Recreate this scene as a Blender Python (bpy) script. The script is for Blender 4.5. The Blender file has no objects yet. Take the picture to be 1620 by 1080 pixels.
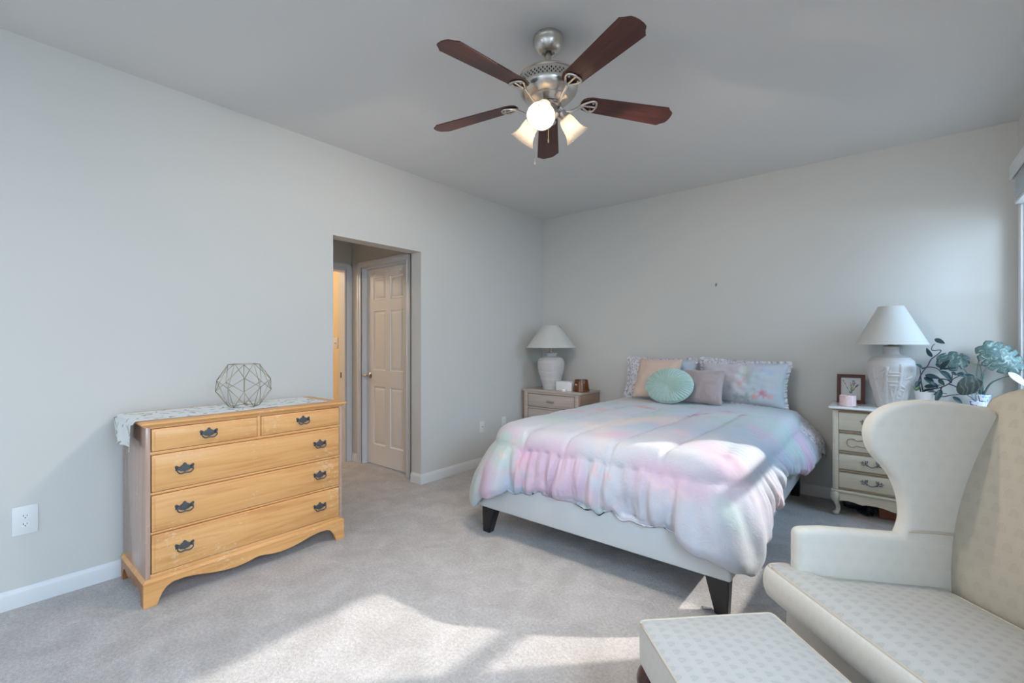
import bpy, bmesh, math, random
from mathutils import Vector, Matrix, Euler, noise, geometry
PI = math.pi
R = math.radians
random.seed(7)
scn = bpy.context.scene
COL = scn.collection

# ------------------------------------------------------------------ camera
cam_d = bpy.data.cameras.new('camera')
cam_d.sensor_width = 36.0
cam_d.lens = 36.0 * 725.0 / 1620.0
cam_d.shift_y = 0.0006
cam_d.clip_start = 0.02
cam = bpy.data.objects.new('camera', cam_d)
COL.objects.link(cam)
cam.location = (3.223, 0.0, 1.267)
cam.rotation_euler = (R(90), 0, math.atan2(597, 725))
scn.camera = cam

# ------------------------------------------------------------------ exposure and light
scn.view_settings.view_transform = 'Standard'
scn.view_settings.look = 'None'
scn.view_settings.gamma = 1.0
scn.view_settings.exposure = 0.0
scn.view_settings.use_curve_mapping = False
try:
    scn.cycles.max_bounces = 12
    scn.cycles.diffuse_bounces = 6
    scn.cycles.transparent_max_bounces = 12
    scn.cycles.sample_clamp_indirect = 6.0
    scn.cycles.caustics_reflective = False
    scn.cycles.caustics_refractive = False
    scn.cycles.use_denoising = True
except Exception:
    pass

world = bpy.data.worlds.new('daylight')
scn.world = world
world.use_nodes = True
wn = world.node_tree
bg = wn.nodes['Background']
bg.inputs['Color'].default_value = (0.70, 0.86, 1.0, 1)
bg.inputs['Strength'].default_value = 1.6

SUN_AZ, SUN_EL = R(46.5), R(29.0)          # direction towards the sun, measured from +x
sun_d = bpy.data.lights.new('sun', 'SUN')
sun_d.energy = 5.2
sun_d.angle = R(0.8)
sun_d.color = (1.0, 0.95, 0.88)
sun = bpy.data.objects.new('sun', sun_d)
COL.objects.link(sun)
sdir = Vector((math.cos(SUN_EL) * math.cos(SUN_AZ), math.cos(SUN_EL) * math.sin(SUN_AZ), math.sin(SUN_EL)))
sun.rotation_euler = sdir.to_track_quat('Z', 'Y').to_euler()
sun.location = (8, 8, 6)

RX, RY0, RY1, CH = 3.885, -1.55, 4.498, 2.74       # right wall, front wall, back wall, ceiling height
WIN = [(3.24, 4.315, 0.93, 2.30), (0.10, 1.10, 0.93, 2.30), (-1.35, -0.25, 0.93, 2.30)]   # right-wall windows y0 y1 z0 z1; last two unseen, added for fill light
FILL_FWIN = [(0.55, 1.60, 0.62, 2.30), (2.05, 3.10, 0.62, 2.30)]           # unseen front-wall windows added for fill light, x0 x1 z0 z1


def area(name, loc, rot, sx, sy, power, color):
    d = bpy.data.lights.new(name, 'AREA')
    d.shape = 'RECTANGLE'; d.size = sx; d.size_y = sy
    d.energy = power; d.color = color
    o = bpy.data.objects.new(name, d); COL.objects.link(o)
    o.location = loc; o.rotation_euler = rot
    return o


# added area lamps stand in for sky light at each window: large soft sources outside, above the heads, aimed down through the panes
FILL_BLUE = (0.43, 0.70, 1.0)


def sky_fill_light(name, cx, cy, z0, z1, nx, ny, w, out, up, power, color):
    """nx, ny = outward direction of the wall"""
    src = Vector((cx + nx * out, cy + ny * out, (z0 + z1) / 2 + up))
    tgt = Vector((cx, cy, (z0 + z1) / 2))
    area(name, src, (src - tgt).to_track_quat('Z', 'X').to_euler(), w, 1.7, power, color)


for i, (y0, y1, z0, z1) in enumerate(WIN):
    sky_fill_light('sky_fill_side', RX + 0.14, (y0 + y1) / 2, z0, z1, 1, 0, 1.9, 1.3, 0.85, (112, 205, 190)[i], (FILL_BLUE, (0.56, 0.77, 1.0), (0.56, 0.77, 1.0))[i])
for (x0, x1, z0, z1) in FILL_FWIN:
    sky_fill_light('sky_fill_front', (x0 + x1) / 2, RY0 - 0.14, z0, z1, 0, -1, 1.9, 1.3, 0.85, 38, (0.64, 0.81, 1.0))


# ------------------------------------------------------------------ materials
class NT:
    def __init__(s, name):
        s.m = bpy.data.materials.new(name); s.m.use_nodes = True
        s.t = s.m.node_tree; s.b = s.t.nodes['Principled BSDF']; s.out = s.t.nodes['Material Output']

    def n(s, typ, **kw):
        nd = s.t.nodes.new(typ)
        for k, v in kw.items():
            setattr(nd, k, v)
        return nd

    def l(s, a, b):
        s.t.links.new(a, b)

    def coord(s, kind='Object', scale=(1, 1, 1), rot=(0, 0, 0), loc=(0, 0, 0)):
        c = s.n('ShaderNodeTexCoord'); mp = s.n('ShaderNodeMapping')
        mp.inputs['Scale'].default_value = scale; mp.inputs['Rotation'].default_value = rot; mp.inputs['Location'].default_value = loc
        s.l(c.outputs[kind], mp.inputs['Vector'])
        return mp.outputs['Vector']

    def noise(s, vec, scale, detail=4, rough=0.5, dist=0.0):
        nd = s.n('ShaderNodeTexNoise')
        nd.inputs['Scale'].default_value = scale; nd.inputs['Detail'].default_value = detail
        nd.inputs['Roughness'].default_value = rough; nd.inputs['Distortion'].default_value = dist
        s.l(vec, nd.inputs['Vector'])
        return nd.outputs['Fac']

    def ramp(s, fac, stops):
        r = s.n('ShaderNodeValToRGB')
        e = r.color_ramp.elements
        while len(e) < len(stops):
            e.new(0.5)
        for el, (p, c) in zip(e, stops):
            el.position = p
            el.color = (c[0], c[1], c[2], 1) if not isinstance(c, (int, float)) else (c, c, c, 1)
        s.l(fac, r.inputs['Fac'])
        return r.outputs['Color']

    def mix(s, fac, a, b, mode='MIX'):
        m = s.n('ShaderNodeMix', data_type='RGBA', blend_type=mode)
        for sock, v in ((m.inputs[0], fac), (m.inputs[6], a), (m.inputs[7], b)):
            if hasattr(v, 'is_linked'):
                s.l(v, sock)
            elif isinstance(v, (int, float)):
                sock.default_value = v
            else:
                sock.default_value = (*v[:3], 1)
        return m.outputs[2]

    def math(s, op, a, b=None, c=None, clamp=False):
        m = s.n('ShaderNodeMath', operation=op); m.use_clamp = clamp
        for sock, v in zip(m.inputs, (a, b, c)):
            if v is None:
                continue
            if hasattr(v, 'is_linked'):
                s.l(v, sock)
            else:
                sock.default_value = v
        return m.outputs[0]

    def bump(s, h, strength=0.3, dist=0.01, prev=None):
        b = s.n('ShaderNodeBump')
        b.inputs['Strength'].default_value = strength; b.inputs['Distance'].default_value = dist
        s.l(h, b.inputs['Height'])
        if prev is not None:
            s.l(prev, b.inputs['Normal'])
        return b.outputs['Normal']

    def done(s, color=None, rough=None, metal=None, normal=None, **kw):
        for key, v in (('Base Color', color), ('Roughness', rough), ('Metallic', metal), ('Normal', normal)):
            if v is None:
                continue
            if hasattr(v, 'is_linked'):
                s.l(v, s.b.inputs[key])
            elif isinstance(v, (int, float)):
                s.b.inputs[key].default_value = v
            else:
                s.b.inputs[key].default_value = (*v[:3], 1)
        for k, v in kw.items():
            s.b.inputs[k.replace('_', ' ')].default_value = v
        return s.m


def simple(name, color, rough=0.5, metal=0.0, var=0.06, nscale=12, bump=0.0, bscale=60, bdist=0.002, **kw):
    t = NT(name)
    v = t.coord()
    f = t.noise(v, nscale, 5)
    c = t.mix(f, tuple(x * (1 - var) for x in color), tuple(min(1, x * (1 + var)) for x in color))
    nrm = None
    if bump:
        nrm = t.bump(t.noise(v, bscale, 6), bump, bdist)
    return t.done(c, rough, metal, nrm, **kw)


M = {}
M['wall'] = simple('wall_paint', (0.64, 0.63, 0.60), 0.75, var=0.01, nscale=2, bump=0.12, bscale=180, bdist=0.001)
M['ceil'] = simple('ceiling_paint', (0.70, 0.69, 0.675), 0.9, var=0.01, nscale=2, bump=0.15, bscale=120, bdist=0.001)
M['trim'] = simple('trim_paint', (0.72, 0.73, 0.74), 0.4, var=0.01, nscale=3)
M['door'] = simple('door_paint', (0.80, 0.77, 0.74), 0.45, var=0.01, nscale=3)
M['plastic'] = simple('white_plastic', (0.84, 0.84, 0.83), 0.35, var=0.01)
M['darkslot'] = simple('slot_dark', (0.03, 0.03, 0.03), 0.6)
M['linen'] = simple('lampshade_linen', (0.60, 0.59, 0.56), 0.85, var=0.02, nscale=80, bump=0.2, bscale=300)
M['plaster'] = simple('lamp_plaster', (0.60, 0.575, 0.56), 0.7, var=0.03, nscale=20, bump=0.25, bscale=90)
M['nickel'] = simple('brushed_nickel', (0.62, 0.58, 0.53), 0.28, 1.0, var=0.05, nscale=30)
M['pewter'] = simple('pewter_metal', (0.22, 0.23, 0.25), 0.45, 0.85, var=0.2, nscale=60)
M['dkbrass'] = simple('antique_handle', (0.13, 0.14, 0.15), 0.5, 0.8, var=0.3, nscale=90)
M['gold'] = simple('champagne_wire', (0.50, 0.45, 0.33), 0.35, 1.0, var=0.03)
M['black'] = simple('black_lacquer', (0.012, 0.012, 0.014), 0.35)
M['upholstery'] = simple('white_faux_leather', (0.58, 0.60, 0.61), 0.5, var=0.01, bump=0.08, bscale=250)
M['mattress'] = simple('blue_sheet', (0.22, 0.34, 0.50), 0.9, var=0.25, nscale=14)
M['underside'] = simple('box_spring', (0.25, 0.22, 0.20), 0.9)
M['darkleg'] = simple('mahogany_leg', (0.07, 0.022, 0.018), 0.25, var=0.2)
M['soil'] = simple('soil', (0.07, 0.05, 0.04), 0.95, var=0.4, nscale=80, bump=0.6, bscale=80)
M['potwhite'] = simple('pot_ceramic', (0.83, 0.82, 0.81), 0.35, var=0.02)
M['hoya'] = simple('dark_leaf', (0.028, 0.065, 0.07), 0.35, var=0.45, nscale=22)
M['hoyastem'] = simple('dark_stem', (0.05, 0.035, 0.07), 0.5, var=0.2)
M['petiole'] = simple('green_petiole', (0.12, 0.20, 0.17), 0.45, var=0.15)
M['cream_leaf'] = simple('pale_leaf', (0.75, 0.80, 0.80), 0.45, var=0.1, nscale=30)
M['olive_leaf'] = simple('olive_leaf', (0.32, 0.36, 0.28), 0.5, var=0.15)
M['grass_leaf'] = simple('fresh_green', (0.16, 0.30, 0.08), 0.5, var=0.2)
M['ceramic_rel'] = simple('white_holder', (0.85, 0.85, 0.84), 0.5, var=0.02, bump=0.5, bscale=70, bdist=0.004)
M['terracotta'] = simple('terracotta_box', (0.30, 0.10, 0.05), 0.6, var=0.15)
M['cable'] = simple('black_plastic', (0.015, 0.02, 0.03), 0.3)
M['frame_wood'] = simple('cherry_frame', (0.085, 0.018, 0.011), 0.5, var=0.25, nscale=25)
M['peach'] = simple('peach_cotton', (0.68, 0.52, 0.44), 0.9, var=0.04, nscale=40, bump=0.15, bscale=400)
M['mint'] = simple('mint_velvet', (0.44, 0.60, 0.56), 0.75, var=0.04, nscale=30, bump=0.1, bscale=300, Sheen_Weight=0.3)
M['mauve'] = simple('mauve_velvet', (0.42, 0.35, 0.35), 0.8, var=0.12, nscale=35, bump=0.25, bscale=140, Sheen_Weight=0.4)
M['pipe'] = simple('welt_cord', (0.55, 0.48, 0.39), 0.85, var=0.05, nscale=60)
M['scrap'] = simple('grey_scrap', (0.28, 0.28, 0.29), 0.7, var=0.4, nscale=90)
M['yellow_wall'] = simple('bath_wall_paint', (0.83, 0.68, 0.46), 0.8, var=0.01)
M['outlet'] = simple('outlet_plastic', (0.80, 0.80, 0.79), 0.4, var=0.01)

# carpet
t = NT('carpet')
v = t.coord()
n1 = t.noise(v, 420, 3, 0.7); n2 = t.noise(v, 5.5, 4, 0.6, 0.6); n3 = t.noise(v, 75, 4, 0.7)
c = t.ramp(n1, [(0.28, (0.38, 0.355, 0.35)), (0.50, (0.66, 0.625, 0.61)), (0.72, (0.86, 0.83, 0.815))])
c2 = t.ramp(n3, [(0.30, (0.78, 0.77, 0.77)), (0.62, (1.06, 1.06, 1.06))])
c3 = t.ramp(n2, [(0.36, (0.84, 0.835, 0.83)), (0.62, (1.0, 1.0, 1.0))])
c = t.mix(1.0, t.mix(1.0, c, c2, 'MULTIPLY'), c3, 'MULTIPLY')
h1 = t.bump(n1, 0.55, 0.008); h2 = t.bump(n3, 0.45, 0.014, h1); h3 = t.bump(n2, 0.25, 0.03, h2)
M['carpet'] = t.done(c, 0.98, 0, h3)


def wood(name, dark, mid, light, axis=1, rough=0.35, worn=0.0, scale=1.0):
    t = NT(name)
    sc = [14 * scale] * 3; sc[axis] = 0.9 * scale
    v = t.coord(scale=tuple(sc))
    n = t.noise(v, 1.6, 6, 0.6, 1.2)
    c = t.ramp(n, [(0.25, dark), (0.5, mid), (0.75, light)])
    v2 = t.coord()
    nb = t.noise(v2, 2.2, 2)
    c = t.mix(t.math('MULTIPLY', nb, 0.35), c, dark)
    if worn:
        v3 = t.coord(scale=(14, 9, 18))
        w = t.noise(v3, 3.0, 8, 0.78)
        w2 = t.noise(v2, 3.0, 2)
        ww = t.math('MULTIPLY', w, t.math('ADD', w2, 0.45))
        mask = t.ramp(ww, [(0.585, 0.0), (0.64, 1.0)])
        c = t.mix(t.math('MULTIPLY', mask, worn), c, (0.80, 0.60, 0.38))
        d = t.noise(t.coord(scale=(20, 20, 20)), 2.0, 6, 0.7)
        dm = t.ramp(d, [(0.25, 1.0), (0.32, 0.0)])
        c = t.mix(t.math('MULTIPLY', dm, 0.5), c, tuple(x * 0.4 for x in dark))
    return t.done(c, rough, 0, t.bump(n, 0.06, 0.002))


M['maple'] = wood('maple_honey', (0.60, 0.265, 0.085), (0.79, 0.415, 0.15), (0.87, 0.50, 0.215), 1, 0.38, 0.6)
M['maple_dark'] = wood('maple_edge', (0.22, 0.085, 0.03), (0.38, 0.16, 0.055), (0.52, 0.24, 0.09), 1, 0.4, 0.5)
M['gap_shade_wood'] = wood('gap_shade_wood', (0.10, 0.04, 0.018), (0.16, 0.065, 0.03), (0.22, 0.09, 0.04), 1, 0.6)  # carcass coloured dark to put shade into the gaps round the drawers
M['maple_side'] = wood('maple_side', (0.42, 0.27, 0.20), (0.50, 0.34, 0.27), (0.56, 0.39, 0.31), 2, 0.16, 0.2)
M['walnut'] = wood('fan_blade_wood', (0.035, 0.010, 0.008), (0.075, 0.020, 0.014), (0.12, 0.035, 0.022), 0, 0.38, 0, 2.0)
M['oak'] = wood('whitewashed_oak', (0.42, 0.34, 0.29), (0.55, 0.46, 0.41), (0.62, 0.54, 0.49), 0, 0.5, 0, 2.5)
M['oak_side'] = wood('brown_oak_side', (0.26, 0.16, 0.11), (0.36, 0.24, 0.18), (0.42, 0.30, 0.23), 1, 0.5, 0, 2.0)
M['cream_wood'] = wood('cream_paint_wood', (0.60, 0.56, 0.44), (0.68, 0.64, 0.52), (0.73, 0.69, 0.58), 0, 0.42, 0, 3.0)
M['gilt'] = wood('antiqued_gilt', (0.30, 0.22, 0.13), (0.42, 0.32, 0.20), (0.52, 0.42, 0.28), 0, 0.45, 0, 3.0)
M['marble_top'] = simple('pale_top', (0.80, 0.80, 0.79), 0.22, var=0.05, nscale=6)

# vertex coloured cloths: the printed flowers sit in the 'print' attribute
def printed(name, bump=0.15, rough=0.8, gain=1.0):
    t = NT(name)
    a = t.n('ShaderNodeAttribute'); a.attribute_name = 'print'
    v = t.coord()
    f = t.noise(v, 9, 5, 0.6, 1.0)
    c = t.mix(1.0, a.outputs['Color'], t.ramp(f, [(0.3, (0.94, 0.95, 0.97)), (0.7, (1.0, 1.0, 1.0))]), 'MULTIPLY')
    nr = t.bump(t.noise(v, 28, 5, 0.6, 0.8), bump, 0.008)
    return t.done(c, rough, 0, nr, Sheen_Weight=0.15)


M['duvet'] = printed('floral_duvet', 0.40)
M['sham'] = printed('floral_sham', 0.2)
M['runner'] = printed('leaf_runner', 0.05)
M['artprint'] = printed('art_paper', 0.0)
M['mlleaf'] = None


# brocade with rows of small shells; works on local x / y (flat=True) or along x / z
def brocade(name, base, motif, a=0, b=1, su=0.040, sv=0.036, strength=0.75, soft=False):
    t = NT(name)
    v = t.coord()
    s = t.n('ShaderNodeSeparateXYZ'); t.l(v, s.inputs[0])
    wob = t.math('MULTIPLY', t.math('SUBTRACT', t.noise(v, 6, 2), 0.5), 0.012)
    U = t.math('DIVIDE', t.math('ADD', s.outputs[a], wob), su)
    V = t.math('DIVIDE', t.math('ADD', s.outputs[b], wob), sv)
    row = t.math('FLOOR', V)
    U2 = t.math('ADD', U, t.math('MULTIPLY', t.math('MODULO', t.math('ABSOLUTE', row), 2.0), 0.5))
    fu = t.math('SUBTRACT', t.math('FRACT', U2), 0.5)
    fv = t.math('FRACT', V)
    # scallop distance from the foot of the cell
    d = t.math('SQRT', t.math('ADD', t.math('MULTIPLY', t.math('MULTIPLY', fu, fu), 2.2), t.math('POWER', t.math('SUBTRACT', fv, 0.12), 2.0)))
    shell = t.ramp(d, [(0.0, 0.35), (0.16, 0.9), (0.40, 1.0), (0.46, 0.0)])
    ang = t.math('ARCTAN2', fu, t.math('ADD', fv, 0.02))
    ribs = t.math('ADD', t.math('MULTIPLY', t.math('SINE', t.math('MULTIPLY', ang, 16)), 0.18), 0.82)
    ring = t.ramp(d, [(0.52, 0.0), (0.57, 0.38), (0.64, 0.0)])
    mk = t.math('MULTIPLY', t.math('ADD', t.math('MULTIPLY', shell, ribs), ring), strength, clamp=True)
    fine = t.noise(t.coord(scale=(1, 1, 1)), 260, 3, 0.6)
    c0 = t.mix(fine, tuple(x * 0.96 for x in base), tuple(min(1, x * 1.03) for x in base))
    st = t.noise(v, 3.0, 3)
    c0 = t.mix(t.math('MULTIPLY', st, 0.12), c0, tuple(x * 0.82 for x in base))
    c = t.mix(mk, c0, motif)
    h = t.math('ADD', t.math('MULTIPLY', mk, 0.6), t.math('MULTIPLY', fine, 0.25))
    return t.done(c, 0.72, 0, t.bump(h, 0.25, 0.003), Sheen_Weight=0.1)


CB = (0.68, 0.65, 0.59)
M['brocade_top'] = brocade('brocade_top', (0.50, 0.495, 0.475), (0.385, 0.38, 0.37), 0, 1, 0.033, 0.037)
M['brocade_side'] = brocade('brocade_side', CB, (0.56, 0.53, 0.47), 0, 2, 0.033, 0.036, 0.25)
M['brocade_arm'] = brocade('brocade_arm', CB, (0.57, 0.55, 0.50), 1, 2, 0.045, 0.045, 0.22)
M['brocade_back'] = brocade('brocade_back', (0.50, 0.45, 0.365), (0.435, 0.39, 0.315), 0, 2, 0.044, 0.048, 0.8)

# glass
t = NT('window_glass')
tr = t.n('ShaderNodeBsdfTransparent'); gl = t.n('ShaderNodeBsdfGlossy'); gl.inputs['Roughness'].default_value = 0.02
mx = t.n('ShaderNodeMixShader'); mx.inputs[0].default_value = 0.05
t.l(tr.outputs[0], mx.inputs[1]); t.l(gl.outputs[0], mx.inputs[2]); t.l(mx.outputs[0], t.out.inputs['Surface'])
M['glass'] = t.m
t = NT('frosted_shade')
tl = t.n('ShaderNodeBsdfTranslucent'); tl.inputs['Color'].default_value = (0.98, 0.90, 0.80, 1)
df = t.n('ShaderNodeBsdfDiffuse'); df.inputs['Color'].default_value = (0.62, 0.57, 0.50, 1)
gs = t.n('ShaderNodeBsdfGlossy'); gs.inputs['Roughness'].default_value = 0.25
nn = t.noise(t.coord(scale=(1, 1, 3)), 18, 5, 0.6, 1.5)
cc = t.ramp(nn, [(0.35, (0.86, 0.78, 0.68)), (0.65, (0.96, 0.92, 0.86))]); t.l(cc, tl.inputs['Color'])
m1 = t.n('ShaderNodeMixShader'); m1.inputs[0].default_value = 0.4
t.l(tl.outputs[0], m1.inputs[1]); t.l(df.outputs[0], m1.inputs[2])
m2 = t.n('ShaderNodeMixShader'); m2.inputs[0].default_value = 0.06
t.l(m1.outputs[0], m2.inputs[1]); t.l(gs.outputs[0], m2.inputs[2]); t.l(m2.outputs[0], t.out.inputs['Surface'])
M['frost'] = t.m
t = NT('bulb_glow')
M['bulb'] = t.done((1, 0.9, 0.75), 0.4, Emission_Color=(1.0, 0.86, 0.66, 1), Emission_Strength=9.0)
t = NT('amber_glass')
v = t.coord()
nn = t.noise(v, 45, 3)
M['amber'] = t.done(t.ramp(nn, [(0.4, (0.16, 0.045, 0.012)), (0.62, (0.30, 0.09, 0.02))]), 0.12, 0, t.bump(nn, 0.4, 0.004), Transmission_Weight=0.35)
M['amber_label'] = simple('amber_candle_label', (0.55, 0.36, 0.20), 0.6, var=0.35, nscale=120)
t = NT('pink_candle_glass')
M['pink'] = t.done(t.ramp(t.noise(t.coord(), 70, 3), [(0.3, (0.80, 0.56, 0.57)), (0.7, (0.88, 0.70, 0.70))]), 0.3)
M['pinkclear'] = t.m
t = NT('clear_jar')
M['jar'] = t.done((0.95, 0.95, 0.95), 0.08, Transmission_Weight=0.9, IOR=1.1)
# blue and white pot
t = NT('blue_white_pot')
v = t.coord()
f = t.ramp(t.noise(v, 55, 3, 0.5, 0.8), [(0.50, (0.80, 0.86, 0.90)), (0.58, (0.30, 0.50, 0.68))])
M['bluepot'] = t.done(f, 0.3)
t = NT('delft_pot')
v = t.coord()
f = t.ramp(t.noise(v, 42, 2, 0.5, 1.0), [(0.50, (0.85, 0.88, 0.92)), (0.56, (0.06, 0.10, 0.35))])
M['delft'] = t.done(f, 0.25)
# variegated monstera
t = NT('variegated_leaf')
v = t.coord()
f = t.noise(t.coord(scale=(1, 1, 1)), 22, 6, 0.65, 2.2)
M['varleaf'] = t.done(t.ramp(f, [(0.38, (0.05, 0.10, 0.095)), (0.55, (0.11, 0.18, 0.17)), (0.68, (0.42, 0.50, 0.46))]), 0.42)
t = NT('velvet_dark_leaf')
w = t.n('ShaderNodeTexWave'); w.inputs['Scale'].default_value = 14; w.inputs['Distortion'].default_value = 9.0
t.l(t.coord(), w.inputs['Vector'])
M['darkvein'] = t.done(t.ramp(w.outputs['Fac'], [(0.0, (0.035, 0.045, 0.04)), (0.8, (0.05, 0.06, 0.055)), (0.97, (0.09, 0.12, 0.10))]), 0.6)


# ------------------------------------------------------------------ geometry helpers
CUR = Vector((0, 0, 0))     # origin of the thing whose parts are being built (parts are authored in world space)


def finish(name, bm, mat, parent=None, smooth=40, sub=0, origin=None):
    org = Vector(origin) if origin is not None else (CUR if parent is not None else Vector((0, 0, 0)))
    if org.length > 0:
        bmesh.ops.translate(bm, vec=-org, verts=bm.verts)
    bmesh.ops.recalc_face_normals(bm, faces=bm.faces) if not getattr(bm, 'keepn', False) else None
    me = bpy.data.meshes.new(name)
    bm.to_mesh(me); bm.free()
    if smooth:
        for p in me.polygons:
            p.use_smooth = True
        if smooth < 180:
            me.set_sharp_from_angle(angle=R(smooth))
    me.materials.append(mat)
    o = bpy.data.objects.new(name, me)
    COL.objects.link(o)
    if parent is not None:
        o.parent = parent
    else:
        o.location = org
    if sub:
        md = o.modifiers.new('sub', 'SUBSURF'); md.levels = sub; md.render_levels = sub
    return o


def thing(name, label, cat, loc, rotz=0.0, group=None):
    global CUR
    o = bpy.data.objects.new(name, None)
    COL.objects.link(o)
    o.location = loc; o.rotation_euler = (0, 0, rotz); o.empty_display_size = 0.1
    o['label'] = label; o['category'] = cat
    if group:
        o['group'] = group
    CUR = Vector(loc) if rotz == 0 else Vector((0, 0, 0))
    return o


def tag(o, label, cat, group=None):
    o['label'] = label; o['category'] = cat
    if group:
        o['group'] = group
    return o


def struct(o):
    o['kind'] = 'structure'
    return o


def box(bm, x0, x1, y0, y1, z0, z1, bev=0.0, seg=2):
    x0, x1 = min(x0, x1), max(x0, x1); y0, y1 = min(y0, y1), max(y0, y1); z0, z1 = min(z0, z1), max(z0, z1)
    vs = [bm.verts.new(p) for p in ((x0, y0, z0), (x1, y0, z0), (x1, y1, z0), (x0, y1, z0), (x0, y0, z1), (x1, y0, z1), (x1, y1, z1), (x0, y1, z1))]
    fs = [bm.faces.new([vs[i] for i in q]) for q in ((0, 3, 2, 1), (4, 5, 6, 7), (0, 1, 5, 4), (1, 2, 6, 5), (2, 3, 7, 6), (3, 0, 4, 7))]
    if bev:
        es = list({e for f in fs for e in f.edges})
        bmesh.ops.bevel(bm, geom=es, offset=bev, segments=seg, affect='EDGES', profile=0.5)
    return vs


def B(*a, **k):
    bm = bmesh.new(); box(bm, *a, **k); return bm


def lathe(bm, prof, cx, cy, seg=40, mat=None, cap=True):
    """profile = [(r, z)...]; mat transforms afterwards (about the local frame)"""
    rings = []
    for r, z in prof:
        ring = []
        for i in range(seg):
            a = 2 * PI * i / seg
            p = Vector((r * math.cos(a), r * math.sin(a), z))
            p = (mat @ p) if mat is not None else p + Vector((cx, cy, 0))
            ring.append(bm.verts.new(p))
        rings.append(ring)
    for a, b in zip(rings, rings[1:]):
        for i in range(seg):
            j = (i + 1) % seg
            bm.faces.new((a[i], a[j], b[j], b[i]))
    if cap:
        if prof[0][0] > 1e-5:
            bm.faces.new(rings[0][::-1])
        if prof[-1][0] > 1e-5:
            bm.faces.new(rings[-1])
    return rings


def smooth_path(pts, n=6):
    """Catmull-Rom resample"""
    P = [Vector(p) for p in pts]
    if len(P) < 3:
        return P
    out = []
    for i in range(len(P) - 1):
        p0 = P[max(i - 1, 0)]; p1 = P[i]; p2 = P[i + 1]; p3 = P[min(i + 2, len(P) - 1)]
        for k in range(n):
            u = k / n
            out.append(0.5 * ((2 * p1) + (-p0 + p2) * u + (2 * p0 - 5 * p1 + 4 * p2 - p3) * u * u + (-p0 + 3 * p1 - 3 * p2 + p3) * u ** 3))
    out.append(P[-1])
    return out


def tube(bm, pts, r, seg=8, n=6, closed=False, flat=None, smooth=True):
    """swept tube; r number or list (interpolated)"""
    P = smooth_path(pts, n) if smooth else [Vector(p) for p in pts]
    m = len(P)
    def rad(i):
        if isinstance(r, (int, float)):
            return r
        u = i / (m - 1) * (len(r) - 1); k = min(int(u), len(r) - 2)
        return r[k] + (r[k + 1] - r[k]) * (u - k)
    up = Vector((0, 0, 1))
    rings = []
    prev = None
    for i, p in enumerate(P):
        if closed:
            d = (P[(i + 1) % m] - P[i - 1])
        else:
            d = P[min(i + 1, m - 1)] - P[max(i - 1, 0)]
        d.normalize()
        if prev is None:
            ref = up if abs(d.z) < 0.9 else Vector((1, 0, 0))
            a = d.cross(ref).normalized()
        else:
            a = (prev - d * prev.dot(d)).normalized()
        prev = a
        b = d.cross(a)
        ring = []
        for k in range(seg):
            an = 2 * PI * k / seg
            q = a * math.cos(an) + b * math.sin(an) * (flat if flat else 1.0)
            ring.append(bm.verts.new(p + q * rad(i)))
        rings.append(ring)
    pairs = list(zip(rings, rings[1:]))
    if closed:
        pairs.append((rings[-1], rings[0]))
    for a, b in pairs:
        for k in range(seg):
            j = (k + 1) % seg
            bm.faces.new((a[k], a[j], b[j], b[k]))
    if not closed:
        bm.faces.new(rings[0][::-1]); bm.faces.new(rings[-1])


def prism(bm, poly, fn, d0, d1, bev=0.0, seg=2):
    """poly: list of 2D points; fn(a,b,d) -> 3D"""
    lo = [bm.verts.new(fn(a, b, d0)) for a, b in poly]
    hi = [bm.verts.new(fn(a, b, d1)) for a, b in poly]
    n = len(poly)
    fs = [bm.faces.new(lo[::-1]), bm.faces.new(hi)]
    for i in range(n):
        j = (i + 1) % n
        bm.faces.new((lo[i], lo[j], hi[j], hi[i]))
    if bev:
        es = [e for f in fs for e in f.edges]
        bmesh.ops.bevel(bm, geom=es, offset=bev, segments=seg, affect='EDGES', profile=0.5)
    bmesh.ops.triangulate(bm, faces=[f for f in bm.faces if len(f.verts) > 8])


def prism_round(bm, poly, fn, d0, d1, r, n=5):
    """prism whose rims are rounded by insetting the outline"""
    m = len(poly)
    area_ = sum(poly[i][0] * poly[(i + 1) % m][1] - poly[(i + 1) % m][0] * poly[i][1] for i in range(m))
    sg = 1 if area_ > 0 else -1
    nr = []
    for i in range(m):
        a, b = Vector(poly[i - 1]), Vector(poly[(i + 1) % m])
        t_ = (b - a).normalized()
        nr.append(Vector((-t_.y, t_.x)) * sg)
    rings = []
    for s_, dd in ((0, d0), (1, d1)):
        for k in range(n + 1):
            q = k / n if s_ == 0 else 1 - k / n
            an = q * PI / 2
            ins = r * (1 - math.sin(an)); dep = r * (1 - math.cos(an))
            z = d0 + dep if s_ == 0 else d1 - dep
            rings.append([bm.verts.new(fn(poly[i][0] + nr[i].x * ins, poly[i][1] + nr[i].y * ins, z)) for i in range(m)])
    for a, b in zip(rings, rings[1:]):
        for i in range(m):
            bm.faces.new((a[i], a[(i + 1) % m], b[(i + 1) % m], b[i]))
    tris = geometry.tessellate_polygon([[Vector((poly[i][0] + nr[i].x * r, poly[i][1] + nr[i].y * r, 0)) for i in range(m)]])
    for a, b, c in tris:
        for rg in (rings[0], rings[-1]):
            try:
                bm.faces.new((rg[a], rg[b], rg[c]))
            except ValueError:
                pass


def fxy(a, b, d): return (a, b, d)
def fxz(a, b, d): return (a, d, b)
def fyz(a, b, d): return (d, a, b)


def arc(cx, cy, r, a0, a1, n=8):
    return [(cx + r * math.cos(R(a0 + (a1 - a0) * i / n)), cy + r * math.sin(R(a0 + (a1 - a0) * i / n))) for i in range(n + 1)]


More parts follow.
